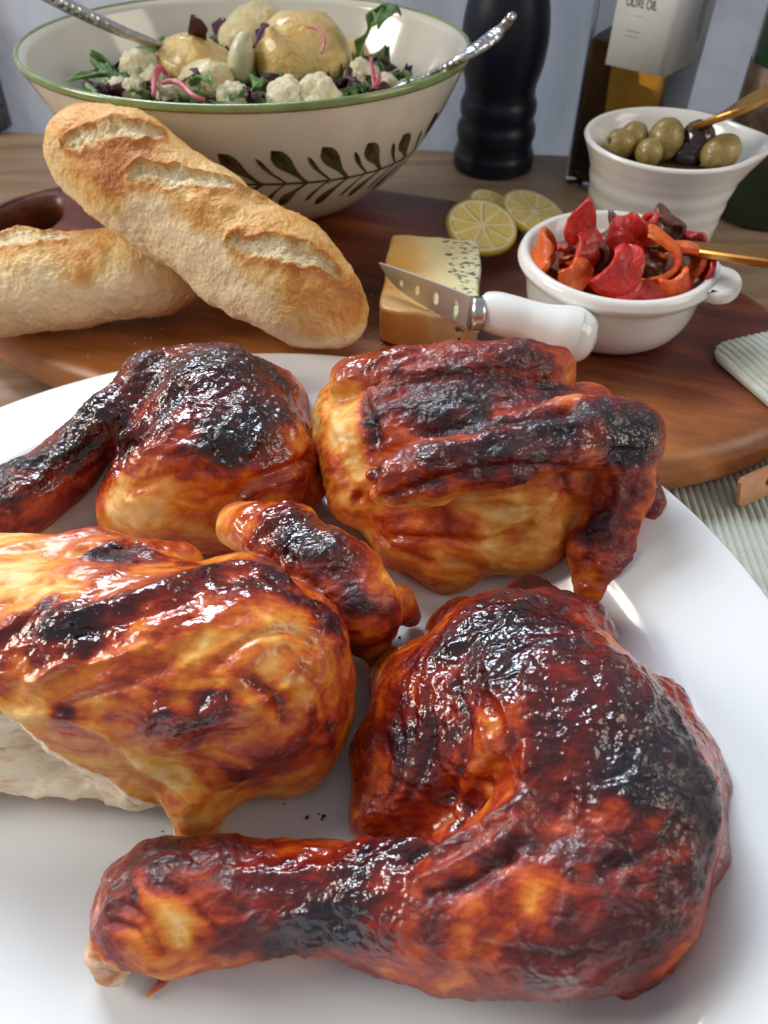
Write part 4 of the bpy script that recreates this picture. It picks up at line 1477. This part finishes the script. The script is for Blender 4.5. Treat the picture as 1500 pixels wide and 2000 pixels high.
def label_panel(side):
    """label wraps the front corner; one panel for each of the two faces that meet there"""
    z0, z1 = .083, .190
    w0, w1 = (-H2 + .024, H2 - .0045) if side == 0 else (-H2 + .0045, H2 - .008)
    if side == 0:
        c = [(w0, -H2 - .0005), (w1, -H2 - .0005)]
    else:
        c = [(H2 + .0005, w0), (H2 + .0005, w1)]
    return c, z0, z1


lab_pts = [(-H2 + .0215, -H2 - .0006), (H2 - .006, -H2 - .0006)] + [(H2 - .006 + .0066 * math.sin(a), -H2 + .006 - .0066 * math.cos(a)) for a in np.linspace(0.2, math.pi / 2 - .2, 5)] + [(H2 + .0006, -H2 + .006), (H2 + .0006, H2 - .007)]
v, f = [], []
for x, y in lab_pts:
    v += [(x, y, .0985), (x, y, .195)]
for i in range(len(lab_pts) - 1):
    f.append((2 * i, 2 * i + 2, 2 * i + 3, 2 * i + 1))
lab = mesh_obj('label', v, f, M_LABEL, bottle)
lab['label'] = 'white paper label wrapped round the front corner'
md = lab.modifiers.new('thick', 'SOLIDIFY')
md.thickness = 0.0003
md.offset = 1.0


def lettering(body, size, x, z, face, mat, name='lettering', squeeze=1.0, turn=0.0):
    cu = bpy.data.curves.new('t', 'FONT')
    cu.body = body
    cu.size = size
    cu.align_x = 'CENTER'
    ob = bpy.data.objects.new('t', cu)
    COL.objects.link(ob)
    bpy.context.view_layer.update()
    me = bpy.data.meshes.new_from_object(ob.evaluated_get(bpy.context.evaluated_depsgraph_get()))
    bpy.data.objects.remove(ob)
    me.materials.clear()
    me.materials.append(mat)
    o = bpy.data.objects.new(name, me)
    COL.objects.link(o)
    o.parent = lab
    o.scale = (squeeze, 1, 1)
    if face == 0:
        o.location = (x, -H2 - .0013, z)
        o.rotation_euler = (rad(90), rad(turn), 0)
    else:
        o.location = (H2 + .0013, x, z)
        o.rotation_euler = (rad(90), rad(turn), rad(90))
    return o


lettering('ION', .0105, 0.012, .1535, 0, M_INK, squeeze=.8)
lettering('OLIVE OIL', .0090, 0.0060, .1395, 0, M_INK, squeeze=.62)


def ink_bar(x0, x1, z0, z1, face, mat=None):
    if face == 0:
        v = [(x0, -H2 - .0012, z0), (x1, -H2 - .0012, z0), (x1, -H2 - .0012, z1), (x0, -H2 - .0012, z1)]
    else:
        v = [(H2 + .0012, x0, z0), (H2 + .0012, x1, z0), (H2 + .0012, x1, z1), (H2 + .0012, x0, z1)]
    mesh_obj('print_line', v, [(0, 1, 2, 3)], mat or M_INK2, lab, smooth=False)


ink_bar(.002, .0085, .1340, .1344, 0)
ink_bar(-.0025, .0095, .1235, .1245, 0)
ink_bar(-.0020, .0090, .1200, .1210, 0)
ink_bar(.004, .0062, .122, .180, 1)
ink_bar(.0095, .0115, .114, .180, 1)

# ---------------------------------------------------------------- dark green bottle at the right edge
M_DGLASS = simple('dark_green_glass', (0.014, 0.034, 0.018), 0.12, coat=0.5, var=(0.022, 0.050, 0.028), vscale=30)
M_COPLAB = simple('brown_foil_label', (0.20, 0.13, 0.09), 0.4, 0.5, var=(0.10, 0.06, 0.045), vscale=90, bump=(240, 0.0005))
gc = P(1478, 412, 0)
gb = thing('green_bottle', 'dark green glass bottle with brown label at the right edge', 'bottle', (gc[0], gc[1], .0006))
v, f = lathe([(0, 0), (.038, 0), (.041, .003), (.041, .185), (.036, .205), (.018, .225), (.0145, .24), (.0145, .30), (0, .30)], 64)
mesh_obj('glass', v, f, M_DGLASS, gb)
v, f = lathe([(.0411, .050), (.0414, .0502), (.0414, .112), (.0411, .1122)], 64)
lb_ = mesh_obj('label', v, f, M_COPLAB, gb)
lb_['label'] = 'brown foil label band'

# ================================================================== OLIVE DISH
M_WHITE = simple('white_stoneware', (0.76, 0.74, 0.71), 0.20, coat=0.4, var=(0.79, 0.77, 0.74), vscale=25)


def ramekin(name, label, c, ztop, prof_o, wall, spout=None, tab=None, rib=0.0):
    """prof_o: outside profile (r, z above board) from foot to rim"""
    z0 = BOARD_TOP + 0.0005
    po = spline(prof_o, 8)
    zr = po[-1][1]
    inn = [(max(r - wall, 0.002), z) for r, z in po if 0.006 < z < zr - wall * 0.8]
    rt = po[-1][0]
    full = [(0, .0015), (po[0][0] - .004, .0015), (po[0][0] - .002, 0)] + [tuple(p) for p in po] + [(rt - wall * .15, zr + wall * .32), (rt - wall * .5, zr + wall * .45), (rt - wall * .85, zr + wall * .3)] + inn[::-1] + [(0, .006)]
    v, f = lathe(full, 96)
    r = np.hypot(v[:, 0], v[:, 1])
    a = np.arctan2(v[:, 1], v[:, 0])
    if rib:
        hz = v[:, 2] / zr
        v[:, :2] *= (1 + rib * np.sin(hz * 34) * sstep(.1, .2, hz) * (1 - sstep(.72, .85, hz)))[:, None]
    if spout:
        da = np.angle(np.exp(1j * (a - spout[0])))
        w = np.exp(-(da / spout[1]) ** 2) * sstep(0.45, 1.0, v[:, 2] / zr) ** 1.5
        v[:, 0] += spout[2] * w * math.cos(spout[0])
        v[:, 1] += spout[2] * w * math.sin(spout[0])
        v[:, 2] += spout[3] * w
    root = thing(name, label, 'dish', (c[0], c[1], z0))
    mesh_obj('dish_wall', v, f, M_WHITE, root)
    if tab:
        ang, tw, tl = tab
        out = [(rt - .004, -tw)]
        for k in range(13):
            b = -math.pi / 2 + math.pi * k / 12
            out.append((rt - .001 + tl * math.cos(b) ** .8, tw * math.sin(b)))
        out.append((rt - .004, tw))
        o = slab('lug_handle', out, zr - .0065, zr + .0012, .0028, M_WHITE, parent=root)
        o.rotation_euler = (0, 0, ang)
    return root


OC = np.array([0.1867, 0.5223])
ramekin('olive_dish', 'tall white ceramic pouring dish holding the olives', OC, .1,
        [(0.0415, 0.0), (0.0425, 0.002), (0.0445, 0.018), (0.0465, 0.034), (0.0490, 0.048), (0.0530, 0.058), (0.0555, 0.0635)], .0042, spout=(rad(-12), .42, .0085, .002), rib=.006)
M_OLIVE = simple('green_olive', (0.24, 0.165, 0.034), 0.24, coat=0.5, var=(0.38, 0.28, 0.09), vscale=120, bump=(260, 0.0014))
M_BOLIVE = simple('black_olive', (0.012, 0.006, 0.008), 0.16, coat=0.7, var=(0.035, 0.012, 0.014), vscale=60)
M_PIT = simple('olive_hole', (0.05, 0.035, 0.01), 0.4)


def olive(label, px, py, z, r, rot, mat):
    c = P(px, py, z)
    v0, fi = SPH3
    r = r * .92
    v = v0 * np.array([1.22 + .12 * math.sin(px), 1, 1]) * r
    d = np.linalg.norm(v0 - np.array([1, 0, 0]), axis=1)
    v[:, 0] -= r * 0.32 * (1 - sstep(0.10, 0.26, d))           # stoned end
    v *= (1 + .02 * fbm(v0 * 2 + px, 2, 3))[:, None]
    R = rotm(*[rad(a) for a in rot])
    root = thing('olive', label, 'olive', tuple(c), 0, 'olives in the tall dish')
    mesh_obj('olive_flesh', v @ R.T, fi, mat, root)
    hv, hf = lathe([(0, r * .97), (r * .15, r * .965), (r * .19, r * .99)], 16)
    hv = hv[:, [2, 0, 1]] + np.array([r * .02, 0, 0])
    mesh_obj('stone_hole', hv @ R.T, hf, M_PIT, root)


olive('green olive nearest the left wall of the dish', 1212, 282, .094, .0105, (0, -20, 200), M_OLIVE)
olive('green olive behind the leftmost one, dimple upwards', 1236, 270, .096, .0105, (0, -50, 40), M_OLIVE)
olive('large upright green olive in the middle of the dish', 1300, 272, .098, .0125, (0, -70, 80), M_OLIVE)
olive('small green olive low at the front of the dish', 1268, 298, .093, .0095, (0, -10, 100), M_OLIVE)
olive('shiny black olive beside the spoon', 1362, 275, .097, .0125, (0, -60, 120), M_BOLIVE)
olive('dark olive tucked under the black one', 1345, 302, .090, .010, (0, 0, 10), M_BOLIVE)
olive('green olive by the pouring lip at the right', 1408, 298, .095, .0118, (0, -15, 25), M_OLIVE)
M_BRINE = simple('olive_oil_pool', (0.09, 0.065, 0.02), 0.06, coat=0.8)
v, f = lathe([(0, .051), (.0445, .051), (.0445, .0505), (0, .0495)], 48)
br_ = mesh_obj('oil_pool', v, f, M_BRINE)
br_.location = (OC[0], OC[1], BOARD_TOP)
tag(br_, 'dark oil lying between the olives', 'oil')


def bar_handle(name, label, cat, px, zs, wpx, thick, mat, tipname, tipmat, tip_r):
    pts = np.array([P(x, y, z) for (x, y), z in zip(px, zs)])
    p = spline(pts, 8)
    n = len(p)
    v, f = [], []
    for i in range(n):
        t = p[min(i + 1, n - 1)] - p[max(i - 1, 0)]
        t /= np.linalg.norm(t)
        s = np.cross(t, (0, 0, 1))
        s /= np.linalg.norm(s)
        w = np.cross(s, t)
        hw = np.interp(i / (n - 1), np.linspace(0, 1, len(wpx)), wpx) * depth(p[i]) / FPX
        prof = [(-1, -.55), (-.9, -1), (.9, -1), (1, -.55), (1, .55), (.9, 1), (-.9, 1), (-1, .55)]
        for a, b in prof:
            v.append(p[i] + s * hw * a + w * thick * b)
    for i in range(n - 1):
        for k in range(8):
            l = (k + 1) % 8
            f.append((i * 8 + k, i * 8 + l, (i + 1) * 8 + l, (i + 1) * 8 + k))
    f.append(tuple(range(8))[::-1])
    f.append(tuple((n - 1) * 8 + k for k in range(8)))
    root = thing(name, label, cat, tuple(pts[0]))
    mesh_obj('handle', v, f, mat, root, pts[0], smooth=False)
    d = p[0] - p[1]
    d /= np.linalg.norm(d)
    v0, fi = SPH2
    q = np.array(Vector(d).to_track_quat('X', 'Z').to_matrix())
    mesh_obj(tipname, (v0 * np.array([tip_r * 1.6, tip_r, tip_r * .35])) @ q.T + p[0] + d * tip_r * 1.2, fi, tipmat, root, pts[0])
    return root


M_BRASS = simple('brushed_brass', (0.60, 0.33, 0.10), 0.30, 1.0, var=(0.48, 0.25, 0.07), vscale=50)
bar_handle('olive_spoon', 'brass handled spoon leaning out of the olive dish', 'spoon', [(1340, 258), (1420, 222), (1520, 172), (1640, 110)], [.100, .118, .134, .150], [17, 23, 25, 25], .0022, M_BRASS, 'spoon_bowl', M_BRASS, .011)

# ================================================================== PEPPER DISH
PD = np.array([0.1335, 0.4090])
ramekin('pepper_dish', 'low white ceramic dish with lug handle full of red peppers', PD, .08,
        [(0.0370, 0.0), (0.0400, 0.0015), (0.0445, 0.006), (0.0480, 0.014), (0.0500, 0.026), (0.0512, 0.032), (0.0545, 0.0345), (0.0565, 0.038), (0.0560, 0.0405)], .0068, tab=(rad(-28), .0170, .0135))


def pepper_mat(name, a, b, rough=.16):
    return simple(name, a, rough, coat=.35, var=b, vscale=110, bump=(260, .0020))


M_RED = pepper_mat('roasted_red_pepper', (0.60, 0.014, 0.004), (0.38, 0.012, 0.004))
M_ORG = pepper_mat('roasted_orange_pepper', (0.74, 0.15, 0.010), (0.58, 0.045, 0.006))
M_BRN = pepper_mat('browned_onion', (0.16, 0.055, 0.020), (0.065, 0.020, 0.010), .25)
M_SAUCE = simple('red_oil_sauce', (0.16, 0.012, 0.005), 0.08, coat=0.8, var=(0.24, 0.03, 0.008), vscale=80)
v, f = lathe([(0, .0318), (.0445, .0318), (.0448, .030), (0, .0295)], 48)
o = mesh_obj('pepper_sauce', v, f, M_SAUCE)
o.location = (PD[0], PD[1], BOARD_TOP)
tag(o, 'red oily sauce pooled in the pepper dish', 'sauce')


def pepper(label, px, py, z, R, length, span, rot, mat, seed, taper=.5, name='roasted_pepper', cat='pepper'):
    """strip of roasted pepper: a curling wall of a cone with torn edges"""
    c = P(px, py, z)
    NU, NV = 26, 16
    g = np.random.RandomState(seed)
    vs = []
    for i in range(NU + 1):
        a = (i / NU - .5) * span
        for j in range(NV + 1):
            t = j / NV
            wob = .10 * math.sin(a * 3 + seed) + .08 * math.sin(t * 7 + a * 2 + seed * 2)
            rr = R * (1 - taper * t ** 1.4) * (1 + wob)
            edge = (1 - .93 * abs(i / NU * 2 - 1) ** 3.2) ** .6
            vs.append((rr * math.cos(a), rr * math.sin(a), (t - .45) * length * edge * (1 + .12 * math.sin(a * 2.3 + seed))))
    vs = np.array(vs)
    vs += .0007 * np.stack([fbm(vs * 120 + seed, 3, seed + k) for k in range(3)], 1)
    vs = vs @ rotm(*[rad(x) for x in rot]).T
    f = []
    for i in range(NU):
        for j in range(NV):
            q = i * (NV + 1) + j
            f.append((q, q + NV + 1, q + NV + 2, q + 1))
    o = mesh_obj(name, vs, f, mat)
    o.location = c
    md = o.modifiers.new('thick', 'SOLIDIFY')
    md.thickness = .0034
    md.offset = 0
    md2 = o.modifiers.new('soft', 'SUBSURF')
    md2.levels = md2.render_levels = 2
    return tag(o, label, cat, 'roasted peppers in the low dish')


pepper('tall red pepper strip standing up at the back left', 1133, 440, .092, .0085, .026, 3.6, (10, -8, -60), M_RED, 1, .35)
pepper('red pepper fold below the tall strip', 1125, 488, .082, .0125, .022, 3.4, (75, 10, -40), M_RED, 2)
pepper('orange-brown pepper shell against the left wall of the dish', 1082, 500, .078, .0145, .026, 3.0, (20, 10, 165), M_ORG, 3, .6)
pepper('large pointed red pepper at the back centre', 1238, 445, .089, .0140, .024, 4.4, (-8, 22, -80), M_RED, 4, .55)
pepper('browned piece between the two tall red peppers', 1180, 452, .083, .011, .020, 3.2, (60, 30, 10), M_BRN, 5, .4)
pepper('brown rounded piece at the foot of the fork', 1287, 455, .085, .0125, .020, 3.6, (85, 0, 40), M_BRN, 6, .5)
pepper('orange pepper ring curling in the middle', 1268, 505, .083, .0150, .014, 4.3, (70, 15, -20), M_ORG, 7, .2)
pepper('orange pepper strip running to the right', 1325, 520, .080, .013, .016, 3.0, (60, -25, 30), M_ORG, 8, .3)
pepper('rounded bright red pepper in the lower middle', 1195, 528, .079, .0145, .020, 4.2, (60, 12, -85), M_RED, 9, .35)
pepper('small orange pepper curl at the lower left', 1118, 532, .076, .0085, .015, 3.8, (40, 0, -80), M_ORG, 10, .4)
pepper('rolled red-orange pepper at the front right', 1312, 552, .074, .0090, .022, 4.4, (25, 20, -70), M_ORG, 11, .35)
pepper('red pepper strip against the right wall', 1352, 535, .076, .0110, .026, 2.6, (10, 5, 10), M_RED, 12, .3)
pepper('red pepper lying flat in the sauce at the front', 1225, 562, .068, .0150, .026, 2.0, (90, 15, -70), M_RED, 13, .3)
pepper('dark cooked piece under the orange ring', 1250, 540, .073, .0120, .020, 3.6, (50, 40, 0), M_BRN, 14, .4)
pepper('dark cooked piece left of the bright red pepper', 1145, 505, .077, .0110, .020, 3.6, (50, -30, 40), M_BRN, 15, .4)
pepper('small red pepper under the large pointed one', 1215, 470, .080, .0100, .018, 3.6, (30, 40, -60), M_RED, 16, .5)
pepper('red pepper behind the orange strip', 1340, 490, .074, .0110, .022, 3.2, (60, 10, 60), M_RED, 17, .5)
g_ = random.Random(8)
for i in range(12):
    th = (i // 3) * math.pi / 2 + g_.uniform(-.5, .5)
    rr_ = g_.uniform(.016, .034)
    c_ = np.array([PD[0] + rr_ * math.cos(th), PD[1] + rr_ * math.sin(th)])
    o = pepper('small %s scrap in the sauce at the %s of the pepper dish' % (('red pepper', 'orange pepper', 'browned onion')[i % 3], ('right', 'back', 'left', 'front')[i // 3]), 1200, 500, .07, g_.uniform(.006, .009), g_.uniform(.012, .018), g_.uniform(2.2, 3.6),
               (g_.uniform(40, 90), g_.uniform(-30, 30), g_.uniform(0, 360)), (M_RED, M_ORG, M_BRN)[i % 3], 60 + i, .4, 'pepper_scrap')
    o.location = (c_[0], c_[1], BOARD_TOP + .0335)
    o['group'] = 'pepper scraps in the sauce'
bar_handle('serving_fork', 'brass handled serving fork sticking out to the right of the pepper dish', 'fork', [(1295, 478), (1380, 490), (1500, 505), (1640, 522)], [.083, .089, .095, .100], [14, 22, 25, 26], .0024, M_BRASS, 'fork_head', M_BRASS, .006)

# ================================================================== CHEESE
cz1 = .0585
ctop = [P(762, 455, cz1), P(740, 605, cz1), P(936, 622, cz1), P(940, 468, cz1)]
t = NT('marbled_cheese')
gx = t.n('SeparateXYZ')
t.l(t.tc.outputs['Object'], gx.inputs[0])
nn = t.noise(34, 4, 0.6)
xx = t.math('ADD', gx.outputs[0], t.math('MULTIPLY', t.math('SUBTRACT', nn, .5), .026))
side = t.ramp(t.math('MULTIPLY_ADD', xx, 16.0, 0.5), [(0.08, (0.82, 0.40, 0.09)), (0.34, (0.86, 0.50, 0.16)), (0.52, (0.88, 0.72, 0.36)), (0.72, (0.84, 0.76, 0.42)), (0.9, (0.82, 0.77, 0.48))])
org = t.ramp(t.noise(48, 3, 0.5), [(0.45, (0, 0, 0)), (0.62, (1, 1, 1))])
side = t.mix(t.math('MULTIPLY', org, .35), side, (0.80, 0.58, 0.28))
spx = t.noise(230, 2, 0.5, stretch=(1, 1.7, 1))
sp = t.ramp(spx, [(0.56, (0, 0, 0)), (0.60, (1, 1, 1))])
rgt = t.math('GREATER_THAN', xx, 0.011)
side = t.mix(t.math('MULTIPLY', sp, rgt), side, (0.09, 0.10, 0.085))
rd = t.ramp(t.noise(120, 3, 0.5, stretch=(1, 2.6, 1)), [(0.70, (0, 0, 0)), (0.75, (1, 1, 1))])
side = t.mix(t.math('MULTIPLY', rd, t.math('LESS_THAN', xx, 0.011)), side, (0.48, 0.10, 0.025))
t.l(side, t.b.inputs['Base Color'])
t.setb(Roughness=.36, Coat_Weight=.15)
t.b.inputs['Subsurface Weight'].default_value = 0.1
t.b.inputs['Subsurface Scale'].default_value = 0.004
t.bump(t.noise(170, 3, .6), .8, .0010)
M_CHEESE = t.m
cc = np.mean(ctop, 0)
out = []
for i in range(4):
    a, b = ctop[i], ctop[(i + 1) % 4]
    for s_ in np.linspace(0, 1, 14, endpoint=False):
        p = a + (b - a) * s_
        out.append(((p - cc)[0], (p - cc)[1]))
out = np.array(out)
for _ in range(2):
    out = .5 * out + .25 * (np.roll(out, 1, 0) + np.roll(out, -1, 0))
out += .0006 * np.stack([np.sin(np.arange(len(out)) * .9), np.cos(np.arange(len(out)) * 1.3)], 1)
ch = thing('cheese_block', 'block of marbled orange and pale cheese with dark specks on one side', 'cheese', (cc[0], cc[1], BOARD_TOP + .0006))
slab('cheese_body', [tuple(p) for p in out], 0.0, cz1 - BOARD_TOP - .0006, .0022, M_CHEESE, parent=ch)

# ---------------------------------------------------------------- cheese knife
def curve3(px, z):
    return np.array([P(x, y, zz) for (x, y), zz in zip(px, z)])


t = NT('knife_steel')
t.setb(Base_Color=(0.78, 0.75, 0.70), Metallic=1.0, Roughness=.42)
t.bump(t.noise(60, 3, .6, stretch=(1, 1, 30)), .3, .0003)
M_BLADE = t.m
sp_ = curve3([(741, 513), (790, 533), (850, 560), (905, 578), (938, 586)], [.0735, .0755, .0770, .0775, .0775])
ed_ = curve3([(741, 514), (775, 560), (835, 602), (890, 632), (935, 650)], [.0732, .0640, .0600, .0592, .0592])
o0 = sp_[0]
ex = sp_[-1] - sp_[0]
ex /= np.linalg.norm(ex)
nz_ = np.cross(ex, ed_[-1] - sp_[-1])
nz_ /= np.linalg.norm(nz_)
ey = np.cross(nz_, ex)


def to2(p):
    return (float((p - o0) @ ex), float((p - o0) @ ey))


sp2 = [to2(p) for p in spline(sp_, 6)]
ed2 = [to2(p) for p in spline(ed_, 6)]
outl = sp2 + ed2[::-1][:-1]
hol = []
for hx, hy, rw, rh in ((786, 553, 4.5, 7), (817, 567, 5.5, 10.5), (853, 583, 6.5, 13.5), (891, 604, 7.5, 20)):
    k = np.argmin([abs(p[0] - 0) for p in sp2])
    zc = .0690
    c3 = P(hx, hy, zc)
    # slide onto the blade plane along the line of sight
    dr = c3 - _C
    tt = ((o0 - _C) @ nz_) / (dr @ nz_)
    c2 = to2(_C + dr * tt)
    sc = depth(c3) / FPX
    hol.append([(c2[0] + rw * sc * math.cos(-a), c2[1] + rh * sc * math.sin(-a)) for a in np.arange(0, 2 * math.pi, .39)])
v, f = plate_mesh(outl, hol, .0015)
v = o0 + v[:, :1] * ex + v[:, 1:2] * ey + v[:, 2:] * nz_
kn = thing('cheese_knife', 'cheese knife with holed steel blade and white handle resting on the cheese', 'knife', tuple(P(1000, 640, BOARD_TOP)))
kl = np.array(kn.location)
mesh_obj('blade', v, f, M_BLADE, kn, kl, smooth=False)
hp = np.array([PR(x, y, z, r)[0] for x, y, z, r in ((918, 612, .070, 30), (940, 612, .0695, 30))])
hr = [PR(918, 612, .070, 33)[1], PR(940, 612, .0695, 33)[1]]
v, f = sweep(spline(hp, 4), np.linspace(hr[0], hr[1], 5), 28)
mesh_obj('ferrule', v, f, M_STEEL, kn, kl)
hd = [(938, 606, .0695, 26), (944, 607, .0695, 35), (965, 610, .069, 40), (995, 618, .068, 41), (1030, 628, .066, 41), (1065, 640, .064, 46), (1095, 650, .062, 55), (1118, 657, .060, 57), (1138, 664, .059, 50), (1152, 670, .058, 36), (1160, 673, .0575, 16)]
hp = spline(np.array([PR(*h)[0] for h in hd]), 5)
hr = spline(np.array([[PR(*h)[1], 0] for h in hd]), 5)[:, 0]
v, f = sweep(hp, hr, 32)
M_IVORY = simple('white_glossy_resin', (0.78, 0.79, 0.78), 0.16, coat=0.5)
mesh_obj('handle', v, f, M_IVORY, kn, kl)

# ================================================================== LEMON SLICES
M_RIND = simple('lemon_rind', (0.72, 0.52, 0.06), 0.4, coat=.2, var=(0.66, 0.44, 0.04), vscale=150, bump=(700, .0006))
M_PITH = simple('lemon_pith', (0.82, 0.72, 0.42), 0.5)
M_LEMON = simple('lemon_flesh', (0.84, 0.66, 0.20), 0.25, coat=.3, var=(0.78, 0.58, 0.15), vscale=260, bump=(600, .0010))


def lemon(label, px, py, z, rpx, rot):
    c, r = PR(px, py, z, rpx)
    th = .0046
    root = thing('lemon_slice', label, 'lemon', tuple(c), 0, 'lemon slices on the board')
    R = rotm(*[rad(a) for a in rot])
    v, f = lathe([(r * .95, -th / 2), (r, -th / 2 + .0006), (r * 1.015, 0), (r, th / 2 - .0006), (r * .95, th / 2)], 56)
    mesh_obj('rind', v @ R.T, f, M_RIND, root)
    v, f = lathe([(0, -th / 2 + .0004), (r * .95, -th / 2 + .0001), (r * .95, th / 2 - .0001), (r * .87, th / 2 - .0003), (0, th / 2 - .0005)], 56)
    mesh_obj('pith', v @ R.T, f, M_PITH, root)
    n = 9
    for k in range(n):
        a0, a1 = 2 * math.pi * k / n + .05, 2 * math.pi * (k + 1) / n - .05
        pts = [(r * .10 * math.cos((a0 + a1) / 2), r * .10 * math.sin((a0 + a1) / 2))]
        for s_ in np.linspace(0, 1, 7):
            a = a0 + (a1 - a0) * s_
            e = r * .855 * (1 - .05 * abs(2 * s_ - 1) ** 4)
            pts.append((e * math.cos(a), e * math.sin(a)))
        pc = np.mean(pts, 0)
        vv = [(x, y, th / 2 - .0004) for x, y in pts] + [(pc[0] + (x - pc[0]) * .88, pc[1] + (y - pc[1]) * .88, th / 2 + .0004) for x, y in pts]
        m = len(pts)
        ff = [(i, (i + 1) % m, m + (i + 1) % m, m + i) for i in range(m)] + [tuple(range(m, 2 * m))]
        mesh_obj('segment', np.array(vv) @ R.T, ff, M_LEMON, root, smooth=False)


lemon('lemon slice in front, propped up beside the cheese', 940, 444, .053, 70, (20, 4, 10))
lemon('lemon slice behind the front one, nearest the white dishes', 1043, 418, .050, 68, (18, 6, 40))
lemon('lemon slice at the back, mostly hidden behind the other two', 968, 412, .046, 58, (24, 0, 70))

# ================================================================== small things
M_DROP = simple('brown_sauce', (0.20, 0.05, 0.012), 0.15, coat=.6)
for i, (px, py, r, lb) in enumerate(((1475, 1722, 8, 'small brown sauce drip on the platter near the right edge'), (1476, 1738, 3, 'tiny sauce speck below the drip on the platter'))):
    c, rr = PR(px, py, PLATE_FLOOR + .0006, r)
    v0, fi = ico(2)
    o = mesh_obj('sauce_drip', v0 * np.array([rr, rr * .8, rr * .25]), fi, M_DROP)
    o.location = c
    tag(o, lb, 'sauce')

# juices and crumbs
t = NT('pan_juice')
fr = t.n('Fresnel')
fr.inputs['IOR'].default_value = 1.4
gl = t.n('BsdfGlossy')
gl.inputs['Roughness'].default_value = 0.06
tp = t.n('BsdfTransparent')
tp.inputs[0].default_value = (0.96, 0.88, 0.72, 1)
mx = t.n('MixShader')
t.l(fr.outputs[0], mx.inputs[0])
t.l(tp.outputs[0], mx.inputs[1])
t.l(gl.outputs[0], mx.inputs[2])
t.l(mx.outputs[0], t.t.nodes['Material Output'].inputs['Surface'])
M_JUICE = t.m
JU = [(1100, 1170, 60, 40, 1, 'thin clear juice pool between the front leg and the back breast'), (150, 975, 55, 34, 2, 'clear juice pool beside the back drumstick'),
      (760, 1180, 40, 26, 4, 'small juice pool beside the wing'), (1440, 1720, 26, 20, 5, 'small juice smear by the skin flap at right')]
for px, py, a, b, sd, lb in JU:
    c = P(px, py, PLATE_FLOOR)
    sc = depth(c) / FPX
    n = 60
    vs = [(0, 0, .0007)]
    for ringf, zz in ((.55, .0007), (.9, .0005), (1.0, .00012)):
        for i in range(n):
            th = 2 * math.pi * i / n
            w = 1 + .22 * math.sin(2 * th + sd) + .13 * math.sin(5 * th + sd * 2) + .07 * math.sin(9 * th)
            vs.append((a * sc * w * ringf * math.cos(th), b * sc * 1.5 * w * ringf * math.sin(th), zz))
    fs = [(0, 1 + i, 1 + (i + 1) % n) for i in range(n)]
    for r_ in range(2):
        for i in range(n):
            j = (i + 1) % n
            fs.append((1 + r_ * n + i, 1 + (r_ + 1) * n + i, 1 + (r_ + 1) * n + j, 1 + r_ * n + j))
    o = mesh_obj('juice_pool', vs, fs, M_JUICE)
    o.location = (c[0], c[1], PLATE_FLOOR + .0002)
    tag(o, lb, 'juice')


def crumbs(name, label, cat, mat, spots, seed, size):
    g = np.random.RandomState(seed)
    v0, fi = ico(1)
    vs, fs = [], []
    for px, py, z, spread, n in spots:
        for _ in range(n):
            x, y = px + g.normal() * spread, py + g.normal() * spread * .6
            s_ = size * g.uniform(.35, 1.2)
            c = P(x, y, z + s_ * .4)
            R = rotm(*g.uniform(0, 6, 3))
            vv = (v0 * (s_ * g.uniform(.6, 1.2, 3)) * g.uniform(.8, 1.2, (len(v0), 1))) @ R.T + c
            vv[:, 2] = np.maximum(vv[:, 2], z + .0001)
            fs.append(fi + len(vs) * len(v0))
            vs.append(vv)
    o = mesh_obj(name, np.vstack(vs), np.vstack(fs), mat)
    tag(o, label, cat, kind='stuff')


crumbs('char_crumbs', 'tiny dark char and herb crumbs scattered on the platter', 'crumbs', simple('char_crumb', (0.05, 0.018, 0.010), .5), [(600, 1600, PLATE_FLOOR, 50, 7), (1050, 1150, PLATE_FLOOR, 50, 8), (180, 960, PLATE_FLOOR, 50, 8), (360, 1640, PLATE_FLOOR, 40, 4), (760, 1240, PLATE_FLOOR, 30, 6)], 5, .0008)
crumbs('bread_crumbs', 'small pale bread crumbs scattered on the board', 'crumbs', simple('bread_crumb', (0.72, 0.52, 0.28), .7), [(690, 640, BOARD_TOP, 40, 22), (250, 650, BOARD_TOP, 90, 30), (760, 560, BOARD_TOP, 40, 10)], 6, .0009)

# cut-glass tumbler at the left edge behind the bowl
t = NT('dark_cut_glass')
t.setb(Base_Color=(0.05, 0.06, 0.09), Roughness=0.08, Coat_Weight=0.8)
vo = t.n('TexVoronoi')
vo.inputs['Scale'].default_value = 120
t.l(t.tc.outputs['Object'], vo.inputs['Vector'])
t.bump(vo.outputs['Distance'], 1.0, 0.006)
tc_ = P(-30, 246, 0)
tb = thing('glass_tumbler', 'dark cut-glass tumbler at the left edge behind the bowl', 'glass', (tc_[0], tc_[1], .0006))
v, f = lathe([(0, 0), (.030, 0), (.033, .003), (.037, .060), (.039, .105), (.0375, .106), (.0355, .060), (.031, .008), (0, .008)], 14)
mesh_obj('tumbler_wall', v, f, t.m, tb, smooth=False)
